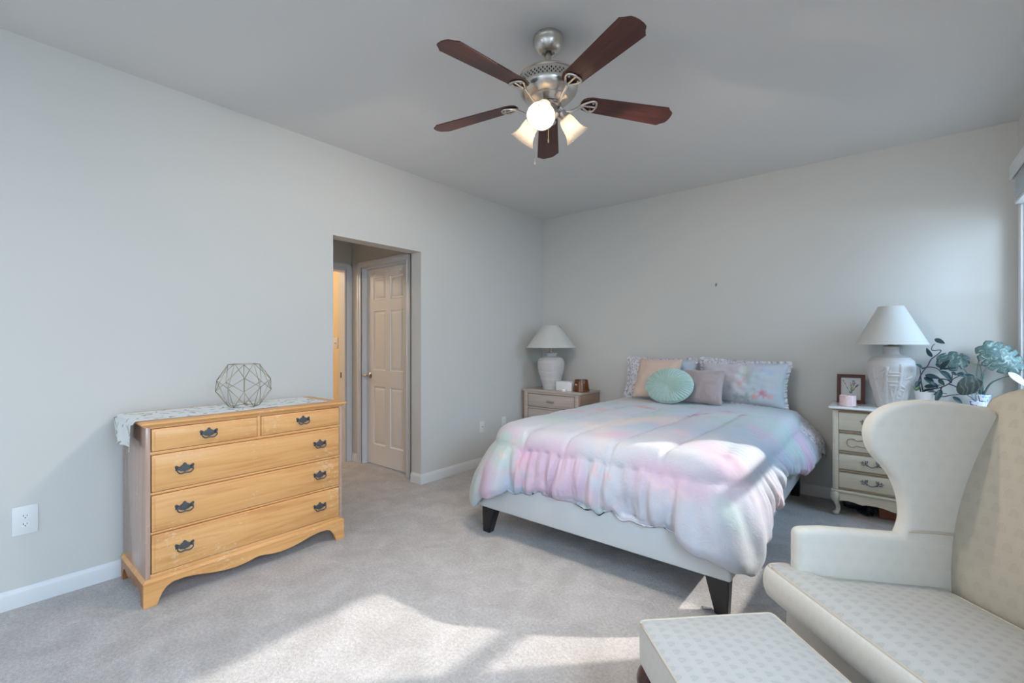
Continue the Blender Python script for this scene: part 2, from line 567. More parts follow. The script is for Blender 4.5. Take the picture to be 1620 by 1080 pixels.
def grid(bm, nu, nv, fn, wrap=False):
    V = [[bm.verts.new(fn(i / (nu - 1) if not wrap else i / nu, j / (nv - 1))) for j in range(nv)] for i in range(nu)]
    for i in range(nu if wrap else nu - 1):
        for j in range(nv - 1):
            k = (i + 1) % nu
            bm.faces.new((V[i][j], V[k][j], V[k][j + 1], V[i][j + 1]))
    return V


def lerpkeys(x, keys):
    if x <= keys[0][0]:
        return keys[0][1]
    for (a, va), (b, vb) in zip(keys, keys[1:]):
        if x <= b:
            u = (x - a) / (b - a); u = u * u * (3 - 2 * u)
            return va + (vb - va) * u
    return keys[-1][1]


def paint(o, fn):
    me = o.data
    at = me.color_attributes.new('print', 'FLOAT_COLOR', 'POINT')
    mw = o.location + (o.parent.location if o.parent else Vector())
    for i, v in enumerate(me.vertices):
        c = fn(v.co + mw)
        at.data[i].color = (c[0], c[1], c[2], 1)


# ------------------------------------------------------------------ room shell
TH = 0.134
o = struct(finish('floor', B(-4.2, RX + 0.3, RY0 - 0.3, RY1 + 0.3, -0.12, 0.0), M['carpet']))
o = struct(finish('ceiling', B(-TH, RX + 0.2, RY0 - 0.2, RY1 + 0.2, CH, CH + 0.12), M['ceil']))
# left wall with the hall opening
bm = bmesh.new()
box(bm, -TH, 0, RY0 - 0.1, 1.802, 0, CH); box(bm, -TH, 0, 2.638, RY1 + 0.12, 0, CH); box(bm, -TH, 0, 1.802, 2.638, 2.071, CH)
struct(finish('wall_left', bm, M['wall'], smooth=0))
struct(finish('wall_back', B(-0.001, RX + 0.14, RY1, RY1 + 0.12, 0, CH), M['wall'], smooth=0))


def wall_with_windows(name, lo, hi, wins, fn, mat):
    bm = bmesh.new()
    def bb(a0, a1, z0, z1):
        p, q = fn(a0), fn(a1)
        box(bm, min(p[0], q[0]), max(p[2], q[2]), min(p[1], q[1]), max(p[3], q[3]), z0, z1)
    cur = lo
    for (a0, a1, z0, z1) in sorted(wins):
        bb(cur, a0, 0, CH); bb(a0, a1, 0, z0); bb(a0, a1, z1, CH); cur = a1
    bb(cur, hi, 0, CH)
    return struct(finish(name, bm, mat, smooth=0))


wall_with_windows('wall_right', RY0 - 0.1, RY1 + 0.0, WIN, lambda a: (RX, a, RX + 0.14, a), M['wall'])
wall_with_windows('wall_front', -0.0, RX, FILL_FWIN, lambda a: (a, RY0 - 0.14, a, RY0), M['wall'])


def base(name, x0, x1, y0, y1, face):
    """baseboard with an eased top; face = direction it faces"""
    bm = bmesh.new()
    h, d = 0.089, 0.013
    prof = [(0, 0), (d, 0), (d, h - 0.022), (d * 0.75, h - 0.014), (d * 0.45, h - 0.008), (d * 0.3, h), (0, h)]
    if face == '+x':
        prism(bm, prof, lambda a, b, e: (x0 + a, e, b), y0, y1)
    elif face == '-x':
        prism(bm, prof, lambda a, b, e: (x0 - a, e, b), y0, y1)
    elif face == '-y':
        prism(bm, prof, lambda a, b, e: (e, y0 - a, b), x0, x1)
    else:
        prism(bm, prof, lambda a, b, e: (e, y0 + a, b), x0, x1)
    return bm


struct(finish('baseboard_left', base('', 0, 0, RY0, 1.802, '+x'), M['trim'], smooth=30))
bm = base('', 0, 0, 2.638, RY1, '+x')
b2 = base('', -TH, 0.013, 2.638, 0, '-y')
me = bpy.data.meshes.new('t'); b2.to_mesh(me); bm.from_mesh(me)
struct(finish('baseboard_left_rear', bm, M['trim'], smooth=30))
struct(finish('baseboard_back', base('', 0, RX, RY1, 0, '-y'), M['trim'], smooth=30))
struct(finish('baseboard_right', base('', RX, 0, RY0, RY1, '-x'), M['trim'], smooth=30))
struct(finish('baseboard_front', base('', 0, RX, RY0, 0, '+y'), M['trim'], smooth=30))


# windows: double hung with casing, stool, sashes, glass and a valance with the raised blind behind it
def window(n, a0, a1, z0, z1, fn, proj=1):
    """fn(a, d, z): a along wall, d depth from inner wall face (positive outwards)"""
    def bb(bm, p0, p1, d0, d1, q0, q1, bev=0.002):
        A = fn(p0, d0, q0); Bq = fn(p1, d1, q1)
        box(bm, A[0], Bq[0], A[1], Bq[1], A[2], Bq[2], bev)
    bm = bmesh.new()
    w = 0.075
    for p0, p1, q0, q1 in ((a0 - w, a0, z0 - 0.02, z1 + w), (a1, a1 + w, z0 - 0.02, z1 + w), (a0, a1, z1, z1 + w), (a0 - w, a1 + w, z0 - 0.08, z0 - 0.022)):
        bb(bm, p0, p1, -0.016, -0.0005, q0, q1)
    bb(bm, a0 - w - 0.02, a1 + w + 0.02, -0.05, 0.02, z0 - 0.022, z0 - 0.0005)
    for p0, p1, q0, q1 in ((a0, a0 + 0.018, z0, z1), (a1 - 0.018, a1, z0, z1), (a0 + 0.018, a1 - 0.018, z1 - 0.018, z1), (a0 + 0.018, a1 - 0.018, z0, z0 + 0.02)):
        bb(bm, p0, p1, 0.0, 0.139, q0, q1, 0)
    win = struct(finish('window_%d' % n, bm, M['trim'], smooth=30))  # only the first is in view; the others are added for fill light
    zm = z0 + (z1 - z0) * 0.5
    for k, (q0, q1, d0) in enumerate(((zm - 0.02, z1 - 0.018, 0.085), (z0 + 0.02, zm + 0.02, 0.055))):
        bm = bmesh.new()
        A0, A1 = a0 + 0.018, a1 - 0.018
        for p0, p1, r0, r1 in ((A0, A0 + 0.04, q0, q1), (A1 - 0.04, A1, q0, q1), (A0 + 0.04, A1 - 0.04, q0, q0 + 0.04), (A0 + 0.04, A1 - 0.04, q1 - 0.04, q1)):
            bb(bm, p0, p1, d0, d0 + 0.028, r0, r1, 0.002)
        s = finish('sash', bm, M['trim'], win, smooth=30, origin=(0, 0, 0))
        bm = bmesh.new()
        bb(bm, A0 + 0.038, A1 - 0.038, d0 + 0.012, d0 + 0.016, q0 + 0.038, q1 - 0.038, 0)
        finish('glass_pane', bm, M['glass'], s, smooth=0, origin=(0, 0, 0))
    return win


def blind(a0, a1, z1, fn, label):
    def bb(bm, p0, p1, d0, d1, q0, q1, bev=0.002):
        A = fn(p0, d0, q0); Bq = fn(p1, d1, q1)
        box(bm, A[0], Bq[0], A[1], Bq[1], A[2], Bq[2], bev)
    c = fn((a0 + a1) / 2, 0.03, z1)
    t = thing('window_blind', label, 'blind', c)
    bm = bmesh.new()
    bb(bm, a0 - 0.03, a1 + 0.03, -0.062, -0.052, z1 - 0.005, z1 + 0.085, 0.003)
    bb(bm, a0 - 0.03, a0 - 0.022, -0.052, -0.0165, z1 - 0.005, z1 + 0.085, 0.001)
    bb(bm, a1 + 0.022, a1 + 0.03, -0.052, -0.0165, z1 - 0.005, z1 + 0.085, 0.001)
    finish('valance', bm, M['trim'], t, smooth=30)
    bm = bmesh.new()
    bb(bm, a0 + 0.005, a1 - 0.005, -0.045, 0.0, z1 + 0.0, z1 + 0.035, 0.001)
    finish('head_rail', bm, M['trim'], t, smooth=30)
    bm = bmesh.new()
    for i in range(16):
        q = z1 - 0.006 - i * 0.0095
        bb(bm, a0 + 0.022, a1 - 0.022, -0.045, 0.004, q - 0.003, q, 0)
    bb(bm, a0 + 0.022, a1 - 0.022, -0.045, 0.004, z1 - 0.006 - 16 * 0.0095 - 0.016, z1 - 0.006 - 16 * 0.0095, 0.002)
    finish('slats', bm, M['trim'], t, smooth=0)
    return t


fr = lambda a, d, z: (RX + d, a, z)
ff = lambda a, d, z: (a, RY0 - d, z)
k = 1
for (y0, y1, z0, z1) in WIN:
    window(k, y0, y1, z0, z1, fr); k += 1
for (x0, x1, z0, z1) in FILL_FWIN:
    window(k, x0, x1, z0, z1, ff); k += 1
blind(WIN[0][0], WIN[0][1], WIN[0][3] + 0.02, fr, 'white valance and raised blind over the window at the right end of back wall')

# ------------------------------------------------------------------ hall beyond the opening
HX, HY = -1.23, 2.70
bm = bmesh.new()
box(bm, HX - 0.12, -1.04, HY, HY + 0.12, 0, 2.44); box(bm, -0.28, -TH, HY, HY + 0.12, 0, 2.44); box(bm, -1.04, -0.28, HY, HY + 0.12, 2.04, 2.44)
struct(finish('wall_hall_right', bm, M['wall'], smooth=0))
bm = bmesh.new()
box(bm, HX - 0.12, HX, 2.635, HY, 0, 2.44); box(bm, HX - 0.12, HX, 1.80, 2.635, 2.035, 2.44); box(bm, HX - 0.12, HX, 1.0, 1.80, 0, 2.44)
struct(finish('wall_hall_far', bm, M['wall'], smooth=0))
struct(finish('wall_hall_left', B(HX - 0.12, -TH, 0.9, 1.0, 0, 2.44), M['wall'], smooth=0))
struct(finish('ceiling_hall', B(-3.4, -TH, 0.9, 2.95, 2.44, 2.5), M['ceil'], smooth=0))
# bathroom shell in warm paint
bm = bmesh.new()
box(bm, -3.2, -3.1, 0.9, 2.95, 0, 2.44); box(bm, -3.1, HX - 0.1205, 2.66, 2.76, 0, 2.44); box(bm, -3.1, HX - 0.12, 0.9, 1.0, 0, 2.44)
struct(finish('wall_bath', bm, M['yellow_wall'], smooth=0))


def casing(name, fn, a0, a1, zt, w=0.062, d=0.017):
    """stepped colonial casing round a door opening; fn(a, depth, z)"""
    bm = bmesh.new()
    def bb(p0, p1, d0, d1, q0, q1, bev=0.003):
        A = fn(p0, d0, q0); Bq = fn(p1, d1, q1)
        box(bm, A[0], Bq[0], A[1], Bq[1], A[2], Bq[2], bev)
    for s, (p0, p1) in ((0, (a0 - w, a0)), (1, (a1, a1 + w))):
        bb(p0, p1, 0, d * 0.6, 0, zt + w)
        bb(p0, p0 + 0.022, 0, d, 0, zt + w) if s == 0 else bb(p1 - 0.022, p1, 0, d, 0, zt + w)
        bb(p1 - 0.014, p1, 0, d * 0.8, 0, zt) if s == 0 else bb(p0, p0 + 0.014, 0, d * 0.8, 0, zt)
    bb(a0, a1, 0, d * 0.6, zt, zt + w); bb(a0 - w, a1 + w, 0, d, zt + w - 0.022, zt + w); bb(a0, a1, 0, d * 0.8, zt, zt + 0.014)
    return struct(finish(name, bm, M['trim'], smooth=30))


casing('trim_1', lambda a, d, z: (a, HY - d, z), -1.04, -0.28, 2.04)
casing('trim_2', lambda a, d, z: (HX + d, a, z), 1.80, 2.635, 2.035)
# jambs
bm = bmesh.new()
box(bm, -1.04, -1.025, HY, HY + 0.12, 0, 2.04); box(bm, -0.295, -0.28, HY, HY + 0.12, 0, 2.04); box(bm, -1.025, -0.295, HY, HY + 0.12, 2.025, 2.04)
struct(finish('trim_3', bm, M['trim'], smooth=0))
bm = bmesh.new()
box(bm, HX - 0.12, HX, 2.620, 2.635, 0, 2.035); box(bm, HX - 0.12, HX, 1.80, 1.815, 0, 2.035); box(bm, HX - 0.12, HX, 1.815, 2.620, 2.02, 2.035)
tr4 = struct(finish('trim_4', bm, M['trim'], smooth=0))
finish('strike_plate', B(HX - 0.085, HX - 0.060, 2.618, 2.6202, 0.885, 0.945, bev=0.0005), M['dkbrass'], tr4, origin=(0, 0, 0))
struct(finish('baseboard_hall', base('', HX, -1.102, HY, 0, '-y'), M['trim'], smooth=30))

# six panel door
DX0, DX1, DY = -1.024, -0.296, HY + 0.055
bm = bmesh.new()
Wd = DX1 - DX0
cols = [(0.115, 0.325), (Wd - 0.325, Wd - 0.115)]
rows = [(0.20, 0.80), (0.965, 1.575), (1.685, 1.915)]
# front skin with holes, then panels
xs = sorted({0, Wd, *[c for cc in cols for c in cc]}); zs = sorted({0, 2.008, *[c for rr in rows for c in rr]})
for i in range(len(xs) - 1):
    for j in range(len(zs) - 1):
        hole = any(abs(xs[i] - c[0]) < 1e-6 for c in cols) and any(abs(zs[j] - r[0]) < 1e-6 for r in rows)
        if not hole:
            vs = [bm.verts.new((DX0 + x, DY, 0.012 + z)) for x, z in ((xs[i], zs[j]), (xs[i + 1], zs[j]), (xs[i + 1], zs[j + 1]), (xs[i], zs[j + 1]))]
            bm.faces.new(vs)
for c in cols:
    for r in rows:
        def ring(o_, dy):
            return [bm.verts.new((DX0 + x, DY + dy, 0.012 + z)) for x, z in ((c[0] + o_, r[0] + o_), (c[1] - o_, r[0] + o_), (c[1] - o_, r[1] - o_), (c[0] + o_, r[1] - o_))]
        rs = [ring(0, 0), ring(0.008, 0.009), ring(0.020, 0.011), ring(0.034, 0.005), ring(0.045, 0.003)]
        for a, b in zip(rs, rs[1:]):
            for i in range(4):
                bm.faces.new((a[i], a[(i + 1) % 4], b[(i + 1) % 4], b[i]))
        bm.faces.new(rs[-1])
bmesh.ops.remove_doubles(bm, verts=bm.verts, dist=1e-5)
box(bm, DX0, DX1, DY + 0.0115, DY + 0.035, 0.012, 2.02)
door = struct(finish('door_1', bm, M['door'], smooth=20))
bm = bmesh.new()
mt = Matrix.Translation((DX0 + 0.06, DY, 0.92)) @ Matrix.Rotation(R(90), 4, 'X')
lathe(bm, [(0.0, 0.0), (0.031, 0.0), (0.031, 0.006), (0.024, 0.011), (0.011, 0.016), (0.010, 0.042), (0.0, 0.044)], 0, 0, 24, mt)
tube(bm, [(DX0 + 0.06, DY - 0.046, 0.92), (DX0 + 0.02, DY - 0.05, 0.923), (DX0 - 0.03, DY - 0.048, 0.913)], [0.011, 0.009, 0.007], 10)
finish('door_handle', bm, M['nickel'], door, origin=(0, 0, 0))
for hx in (0.16, 0.36, 0.60):
    bm = bmesh.new()
    tube(bm, [(DX0 + hx, DY + 0.001, 1.995), (DX0 + hx, DY - 0.006, 1.99), (DX0 + hx, DY - 0.010, 1.97), (DX0 + hx, DY - 0.02, 1.962), (DX0 + hx, DY - 0.026, 1.975)], 0.004, 6)
    finish('door_hook', bm, M['trim'], door, origin=(0, 0, 0))


# ------------------------------------------------------------------ outlets, switch, wall hook
def wallplate(name, label, cat, c, axis, kind, w=0.070, h=0.115, group=None):
    t = thing(name, label, cat, c, group=group)
    def P(a, d, z):
        return (c[0] + d, c[1] + a, c[2] + z) if axis == 'x' else (c[0] + a, c[1] - d, c[2] + z)
    def bb(bm, a0, a1, d0, d1, z0, z1, bev=0.0015):
        p, q = P(a0, d0, z0), P(a1, d1, z1)
        box(bm, p[0], q[0], p[1], q[1], p[2], q[2], bev)
    bm = bmesh.new(); bb(bm, -w / 2, w / 2, 0.0003, 0.006, -h / 2, h / 2, 0.002)
    finish('cover_plate', bm, M['outlet'], t)
    if kind == 'outlet':
        for s in (0.0195, -0.0195):
            bm = bmesh.new()
            prism(bm, [(0.017 * math.cos(a) * 1.0, max(-0.0135, min(0.0135, 0.017 * math.sin(a)))) for a in [2 * PI * i / 28 for i in range(28)]], lambda a, b, d: P(a, d, b + s), 0.005, 0.0082, 0.0006, 1)
            f = finish('receptacle', bm, M['plastic'], t)
            bm = bmesh.new()
            bb(bm, -0.0075, -0.0052, 0.0078, 0.0086, s - 0.001, s + 0.0075, 0); bb(bm, 0.0052, 0.0072, 0.0078, 0.0086, s - 0.001, s + 0.0065, 0)
            bb(bm, -0.0022, 0.0022, 0.0078, 0.0086, s - 0.0095, s - 0.005, 0)
            finish('slots', bm, M['darkslot'], f)
    elif kind == 'switch':
        for s in ((-0.012, 0.012) if w > 0.08 else (0,)):
            bm = bmesh.new(); bb(bm, s - 0.005, s + 0.005, 0.005, 0.016, -0.004, 0.012, 0.001)
            finish('toggle', bm, M['plastic'], t)
    else:
        bm = bmesh.new(); mt = Matrix.Translation(P(0, 0.006, 0)) @ Matrix.Rotation(R(90), 4, 'Y')
        lathe(bm, [(0.0, 0), (0.008, 0), (0.008, 0.003), (0.004, 0.004), (0.004, 0.009), (0, 0.009)], 0, 0, 14, mt)
        finish('coaxial_jack', bm, M['nickel'], t)
    return t


wallplate('wall_outlet', 'large white outlet plate on the wall left of the honey wood dresser', 'outlet', (0, 0.214, 0.409), 'x', 'outlet', 0.088, 0.137)
wallplate('wall_jack', 'white wall plate right of the hall opening, farther from the nightstand', 'outlet', (0, 3.43, 0.40), 'x', 'jack')
wallplate('wall_outlet', 'white outlet on the wall right beside the grey oak nightstand', 'outlet', (0, 3.77, 0.405), 'x', 'outlet')
wallplate('light_switch', 'white switch plate on the warm yellow bathroom wall seen through hall', 'switch', (-1.475, 2.66, 1.255), 'y', 'switch', 0.09, 0.118)
t = thing('wall_hook', 'tiny dark nail hook alone on the bare back wall above the bed', 'hook', (1.979, RY1, 1.80))
bm = bmesh.new()
tube(bm, [(1.979, RY1 - 0.0005, 1.812), (1.979, RY1 - 0.008, 1.806), (1.979, RY1 - 0.010, 1.790), (1.979, RY1 - 0.016, 1.785), (1.979, RY1 - 0.019, 1.792)], 0.0028, 8)
box(bm, 1.974, 1.984, RY1 - 0.003, RY1 - 0.0003, 1.79, 1.815, 0.001)
finish('hook', bm, M['dkbrass'], t)

# ------------------------------------------------------------------ ceiling fan
FX, FY = 1.950, 1.822
fan = thing('ceiling_fan', 'five-blade ceiling fan with dark wood blades and lit glass shades', 'ceiling fan', (FX, FY, CH))
bm = bmesh.new()
lathe(bm, [(0.0, 2.7395), (0.068, 2.7395), (0.072, 2.736), (0.0735, 2.722), (0.0715, 2.719), (0.070, 2.705), (0.064, 2.688), (0.054, 2.673), (0.042, 2.663), (0.032, 2.658), (0.030, 2.660), (0.028, 2.672), (0.0, 2.68)], FX, FY, 48)
finish('canopy', bm, M['nickel'], fan)
bm = bmesh.new()
lathe(bm, [(0.0, 2.69), (0.0135, 2.69), (0.0135, 2.575), (0.024, 2.573), (0.026, 2.560), (0.03, 2.556), (0.0, 2.555)], FX, FY, 24)
finish('downrod', bm, M['nickel'], fan)
bm = bmesh.new()
lathe(bm, [(0.0, 2.562), (0.045, 2.562), (0.100, 2.556), (0.134, 2.548), (0.142, 2.541), (0.142, 2.536), (0.138, 2.533), (0.1375, 2.520), (0.1375, 2.494), (0.141, 2.490), (0.141, 2.484), (0.136, 2.470), (0.122, 2.452), (0.104, 2.439), (0.100, 2.437), (0.100, 2.431), (0.094, 2.427), (0.070, 2.422), (0.062, 2.414), (0.0, 2.410)], FX, FY, 64)
mot = finish('motor_housing', bm, M['nickel'], fan, smooth=35)
bm = bmesh.new()                      # dark slots of the vent band
ns = 44
for row, off in ((2.5165, 0), (2.507, 0.5), (2.4975, 0)):
    for i in range(ns):
        a = 2 * PI * (i + off) / ns
        rr = 0.1380
        ca, sa = math.cos(a), math.sin(a)
        dt, dz = 0.0040, 0.0062
        q = [(FX + rr * ca - u * sa, FY + rr * sa + u * ca, row + w) for u, w in ((-dt, 0), (0, -dz), (dt, 0), (0, dz))]
        q2 = [(x - 0.004 * ca, y - 0.004 * sa, z) for x, y, z in q]
        A = [bm.verts.new(p) for p in q]; A2 = [bm.verts.new(p) for p in q2]
        bm.faces.new(A)
        for k in range(4):
            bm.faces.new((A[k], A[(k + 1) % 4], A2[(k + 1) % 4], A2[k]))
finish('vent_slots', bm, M['black'], mot, smooth=0)
# blades
BZ = 2.445
outl = []
r0, r1 = 0.165, 0.645
w0, w1 = 0.050, 0.066
top = [(r0 + 0.006, 0.030), (r0 + 0.02, 0.042), (r0 + 0.045, w0)]
top += [(r1 - 0.040, w1), (r1 - 0.034, w1 - 0.010), (r1 - 0.026, w1 - 0.018), (r1 - 0.014, w1 - 0.023), (r1 - 0.006, w1 - 0.030), (r1 - 0.001, w1 - 0.045)]
outl = [(r0, -0.015), (r0, 0.015)] + top + [(r1, 0.0)] + [(x, -y) for x, y in top[::-1]]
bm = bmesh.new()
prism(bm, outl, fxy, -0.003, 0.003, 0.0015, 1)
blade0 = finish('fan_blade', bm, M['walnut'], fan, smooth=30, origin=(0, 0, 0))
PIT = Matrix.Rotation(R(-11), 4, 'X')
bm = bmesh.new()
def W(x, y, z):
    return PIT.inverted() @ Vector((x, y, z - BZ))
tube(bm, [W(0.058, 0.0, 2.409), W(0.085, 0.004, 2.395), W(0.115, 0.0, 2.397), W(0.150, 0, 2.418), W(0.172, 0, 2.431)], [0.010, 0.008, 0.008, 0.009, 0.010], 10, flat=0.7)
lp = [(0.165, 0, -0.012), (0.185, 0.018, -0.010), (0.215, 0.036, -0.008), (0.235, 0.030, -0.008), (0.243, 0, -0.008), (0.235, -0.030, -0.008), (0.215, -0.036, -0.008), (0.185, -0.018, -0.010)]
tube(bm, lp + [lp[0]], 0.0058, 8, 5)
tube(bm, [(0.175, 0, -0.011), (0.24, 0, -0.008)], 0.005, 8, 1, smooth=False)
for sx, sy in ((0.222, 0.024), (0.222, -0.024), (0.200, 0.0)):
    lathe(bm, [(0.0, 0), (0.005, 0.0), (0.006, 0.003), (0.006, 0.012), (0, 0.012)], 0, 0, 12, Matrix.Translation((sx, sy, -0.014)))
br0 = finish('blade_bracket', bm, M['nickel'], blade0, smooth=60, origin=(0, 0, 0))
BANG = [-24.6, 51.2, 125.1, 194.8, 265.5]
for k in range(5):
    if k == 0:
        bl = blade0
    else:
        bl = blade0.copy(); COL.objects.link(bl)
        br = br0.copy(); COL.objects.link(br); br.parent = bl
    bl.matrix_local = Matrix.Translation((0, 0, BZ - CH)) @ Matrix.Rotation(R(BANG[k]), 4, 'Z') @ Matrix.Rotation(R(2.6), 4, 'Y') @ PIT
# switch housing and light kit
bm = bmesh.new()
lathe(bm, [(0.0, 2.412), (0.058, 2.412), (0.060, 2.408), (0.050, 2.404), (0.046, 2.400), (0.047, 2.378), (0.050, 2.372), (0.050, 2.362), (0.043, 2.354), (0.030, 2.340), (0.016, 2.330), (0.010, 2.322), (0.0, 2.320)], FX, FY, 40)
kit = finish('light_kit', bm, M['nickel'], fan, smooth=35)
SH_A = [-67, 60, 180]
for a in SH_A:
    ar = R(a)
    tilt = R(48)     # axis angle below horizontal
    d = Vector((math.cos(ar) * math.cos(tilt), math.sin(ar) * math.cos(tilt), -math.sin(tilt)))
    p0 = Vector((FX, FY, 2.386)) + Vector((math.cos(ar), math.sin(ar), 0)) * 0.040
    p1 = p0 + Vector((math.cos(ar), math.sin(ar), 0)) * 0.018 + Vector((0, 0, 0.012))
    neck = p1 + d * 0.014
    bm = bmesh.new()
    tube(bm, [p0, p1, neck], [0.010, 0.010, 0.011], 12, 5)
    mt = Matrix.Translation(neck) @ d.to_track_quat('Z', 'Y').to_matrix().to_4x4()
    lathe(bm, [(0.0, -0.006), (0.016, -0.006), (0.022, 0.0), (0.0235, 0.02), (0.026, 0.024), (0.026, 0.034), (0.0, 0.034)], 0, 0, 28, mt)
    arm = finish('lamp_holder', bm, M['nickel'], kit, smooth=40)
    bm = bmesh.new()
    pr = [(0.0255, 0.026), (0.031, 0.034), (0.037, 0.052), (0.040, 0.075), (0.043, 0.098), (0.050, 0.118), (0.060, 0.134), (0.066, 0.142)]
    inner = [(r - 0.003, z) for r, z in pr[::-1]]
    lathe(bm, pr + inner, 0, 0, 48, mt, cap=False)
    finish('glass_shade', bm, M['frost'], fan, smooth=60)
    bm = bmesh.new()
    lathe(bm, [(0.0, 0.034), (0.012, 0.036), (0.014, 0.046), (0.020, 0.060), (0.023, 0.074), (0.020, 0.088), (0.012, 0.097), (0.0, 0.100)], 0, 0, 20, mt)
    finish('light_bulb', bm, M['bulb'], fan, smooth=180)
    ld = bpy.data.lights.new('bulb_light', 'POINT'); ld.energy = 34.0; ld.color = (1.0, 0.88, 0.74); ld.shadow_soft_size = 0.02
    lo = bpy.data.objects.new('bulb_light', ld); COL.objects.link(lo)
    lo.parent = fan; lo.location = neck + d * 0.112 - CUR
# pull chains
bm = bmesh.new()
cx_, cy_ = FX - 0.046, FY - 0.046
tube(bm, [(FX - 0.03, FY - 0.03, 2.365), (cx_, cy_, 2.360), (cx_, cy_, 2.150)], 0.0009, 5, 1, smooth=False)
for i in range(66):
    z = 2.355 - i * 0.0031
    bmesh.ops.create_icosphere(bm, subdivisions=1, radius=0.0015, matrix=Matrix.Translation((cx_, cy_, z)))
ch = finish('pull_chain', bm, M['nickel'], fan)
bm = bmesh.new()
lathe(bm, [(0.0, 2.152), (0.003, 2.150), (0.005, 2.142), (0.0055, 2.130), (0.0045, 2.122), (0.0, 2.119)], cx_, cy_, 14)
finish('chain_bob', bm, M['nickel'], ch, smooth=180)
bm = bmesh.new()
tube(bm, [(FX - 0.01, FY + 0.015, 2.335), (FX - 0.01, FY + 0.015, 2.255)], 0.0012, 6, 1, smooth=False)
lathe(bm, [(0.0, 2.257), (0.003, 2.255), (0.0035, 2.24), (0.0, 2.236)], FX - 0.01, FY + 0.015, 12)
finish('pull_chain', bm, M['gold'], fan)

# ------------------------------------------------------------------ honey wood dresser
def dresser():
    X0, X1, Y0, Y1 = 0.035, 0.489, 0.575, 1.590
    t = thing('dresser', 'long honey-coloured wooden dresser with five drawers standing against the left wall', 'dresser', (0.26, 1.08, 0))
    bm = bmesh.new()
    box(bm, X0, X1 - 0.016, Y0 + 0.02, Y1 - 0.02, 0.13, 0.858, 0)
    finish('carcass', bm, M['gap_shade_wood'], t, smooth=0)
    for y0, y1 in ((Y0, Y0 + 0.02), (Y1 - 0.02, Y1)):
        bm = bmesh.new(); box(bm, X0, X1, y0, y1, 0.12, 0.8575, 0.002)
        finish('side_panel', bm, M['maple_side'], t, smooth=30)
    # face frame rails
    bm = bmesh.new()
    for z0, z1 in ((0.128, 0.150), (0.340, 0.351), (0.530, 0.542), (0.724, 0.738), (0.850, 0.858)):
        box(bm, X1 - 0.0165, X1 - 0.001, Y0 + 0.019, Y1 - 0.019, z0, z1, 0.0015)
    box(bm, X1 - 0.0165, X1 - 0.001, 1.076, 1.093, 0.736, 0.852, 0.0015)
    finish('face_rails', bm, M['maple'], t, smooth=30)
    # top with moulded edge
    bm = bmesh.new()
    prof = [(0, 0.8585), (0.006, 0.8585), (0.010, 0.866), (0.017, 0.869), (0.021, 0.872), (0.021, 0.877), (0.016, 0.882), (0.0, 0.8835)]
    rings = []
    for o_, z in prof:
        x0, x1, y0, y1 = X0 + 0.0, X1 + o_, Y0 - o_, Y1 + o_
        rings.append([bm.verts.new(p) for p in ((x0, y0, z), (x1, y0, z), (x1, y1, z), (x0, y1, z))])
    for a, b in zip(rings, rings[1:]):
        for i in range(4):
            bm.faces.new((a[i], a[(i + 1) % 4], b[(i + 1) % 4], b[i]))
    bm.faces.new(rings[0][::-1]); bm.faces.new(rings[-1])
    finish('dresser_top', bm, M['maple'], t, smooth=25)
    # drawers
    rows = [(0.5985, 1.0735, 0.7405, 0.8475), (1.0955, 1.5665, 0.7405, 0.8475), (0.5985, 1.5665, 0.5450, 0.7215), (0.5985, 1.5665, 0.3540, 0.5270), (0.5985, 1.5665, 0.1530, 0.3370)]
    for k, (y0, y1, z0, z1) in enumerate(rows):
        bm = bmesh.new()
        # lipped front: thin lip + raised field
        box(bm, X1 - 0.014, X1 + 0.004, y0, y1, z0, z1, 0.0035, 3)
        box(bm, X1 + 0.003, X1 + 0.0075, y0 + 0.011, y1 - 0.011, z0 + 0.011, z1 - 0.011, 0.002, 2)
        d = finish('drawer', bm, M['maple'], t, smooth=30)
        if k < 2:
            hy = [(y0 + y1) / 2 + 0.0]
        else:
            hy = [0.73, 1.436]
        hz = (z0 + z1) / 2 + 0.006
        for h in hy:
            xf = X1 + 0.0075
            bm = bmesh.new()
            half = [(0.0, 0.026), (0.007, 0.022), (0.010, 0.013), (0.017, 0.012), (0.020, 0.006), (0.027, 0.010), (0.034, 0.016), (0.040, 0.014), (0.042, 0.006), (0.037, 0.000), (0.040, -0.008), (0.033, -0.011), (0.027, -0.006), (0.022, -0.012), (0.014, -0.017), (0.008, -0.016), (0.0, -0.021)]
            outl = half + [(-a, b) for a, b in half[-2:0:-1]]
            prism(bm, outl, lambda a, b, dd: (dd, h + a, hz + b), xf, xf + 0.0022, 0.0007, 1)
            pl = finish('back_plate', bm, M['dkbrass'], d, smooth=30)
            bm = bmesh.new()
            for s in (-1, 1):
                mt = Matrix.Translation((xf + 0.002, h + s * 0.030, hz + 0.002)) @ Matrix.Rotation(R(90), 4, 'Y')
                lathe(bm, [(0, 0), (0.006, 0), (0.0065, 0.003), (0.004, 0.006), (0.005, 0.011), (0.004, 0.016), (0, 0.017)], 0, 0, 12, mt)
            tube(bm, [(xf + 0.014, h - 0.030, hz + 0.001), (xf + 0.016, h - 0.033, hz - 0.012), (xf + 0.013, h - 0.020, hz - 0.024), (xf + 0.012, h, hz - 0.022), (xf + 0.013, h + 0.020, hz - 0.024), (xf + 0.016, h + 0.033, hz - 0.012), (xf + 0.014, h + 0.030, hz + 0.001)], [0.0022, 0.003, 0.0035, 0.0042, 0.0035, 0.003, 0.0022], 8, 5)
            bl = finish('bail_handle', bm, M['dkbrass'], d, smooth=60)
    # plinth moulding
    bm = bmesh.new()
    prof = [(0.0, 0.112), (0.011, 0.112), (0.011, 0.118), (0.007, 0.124), (0.003, 0.129), (0.0, 0.131)]
    rings = []
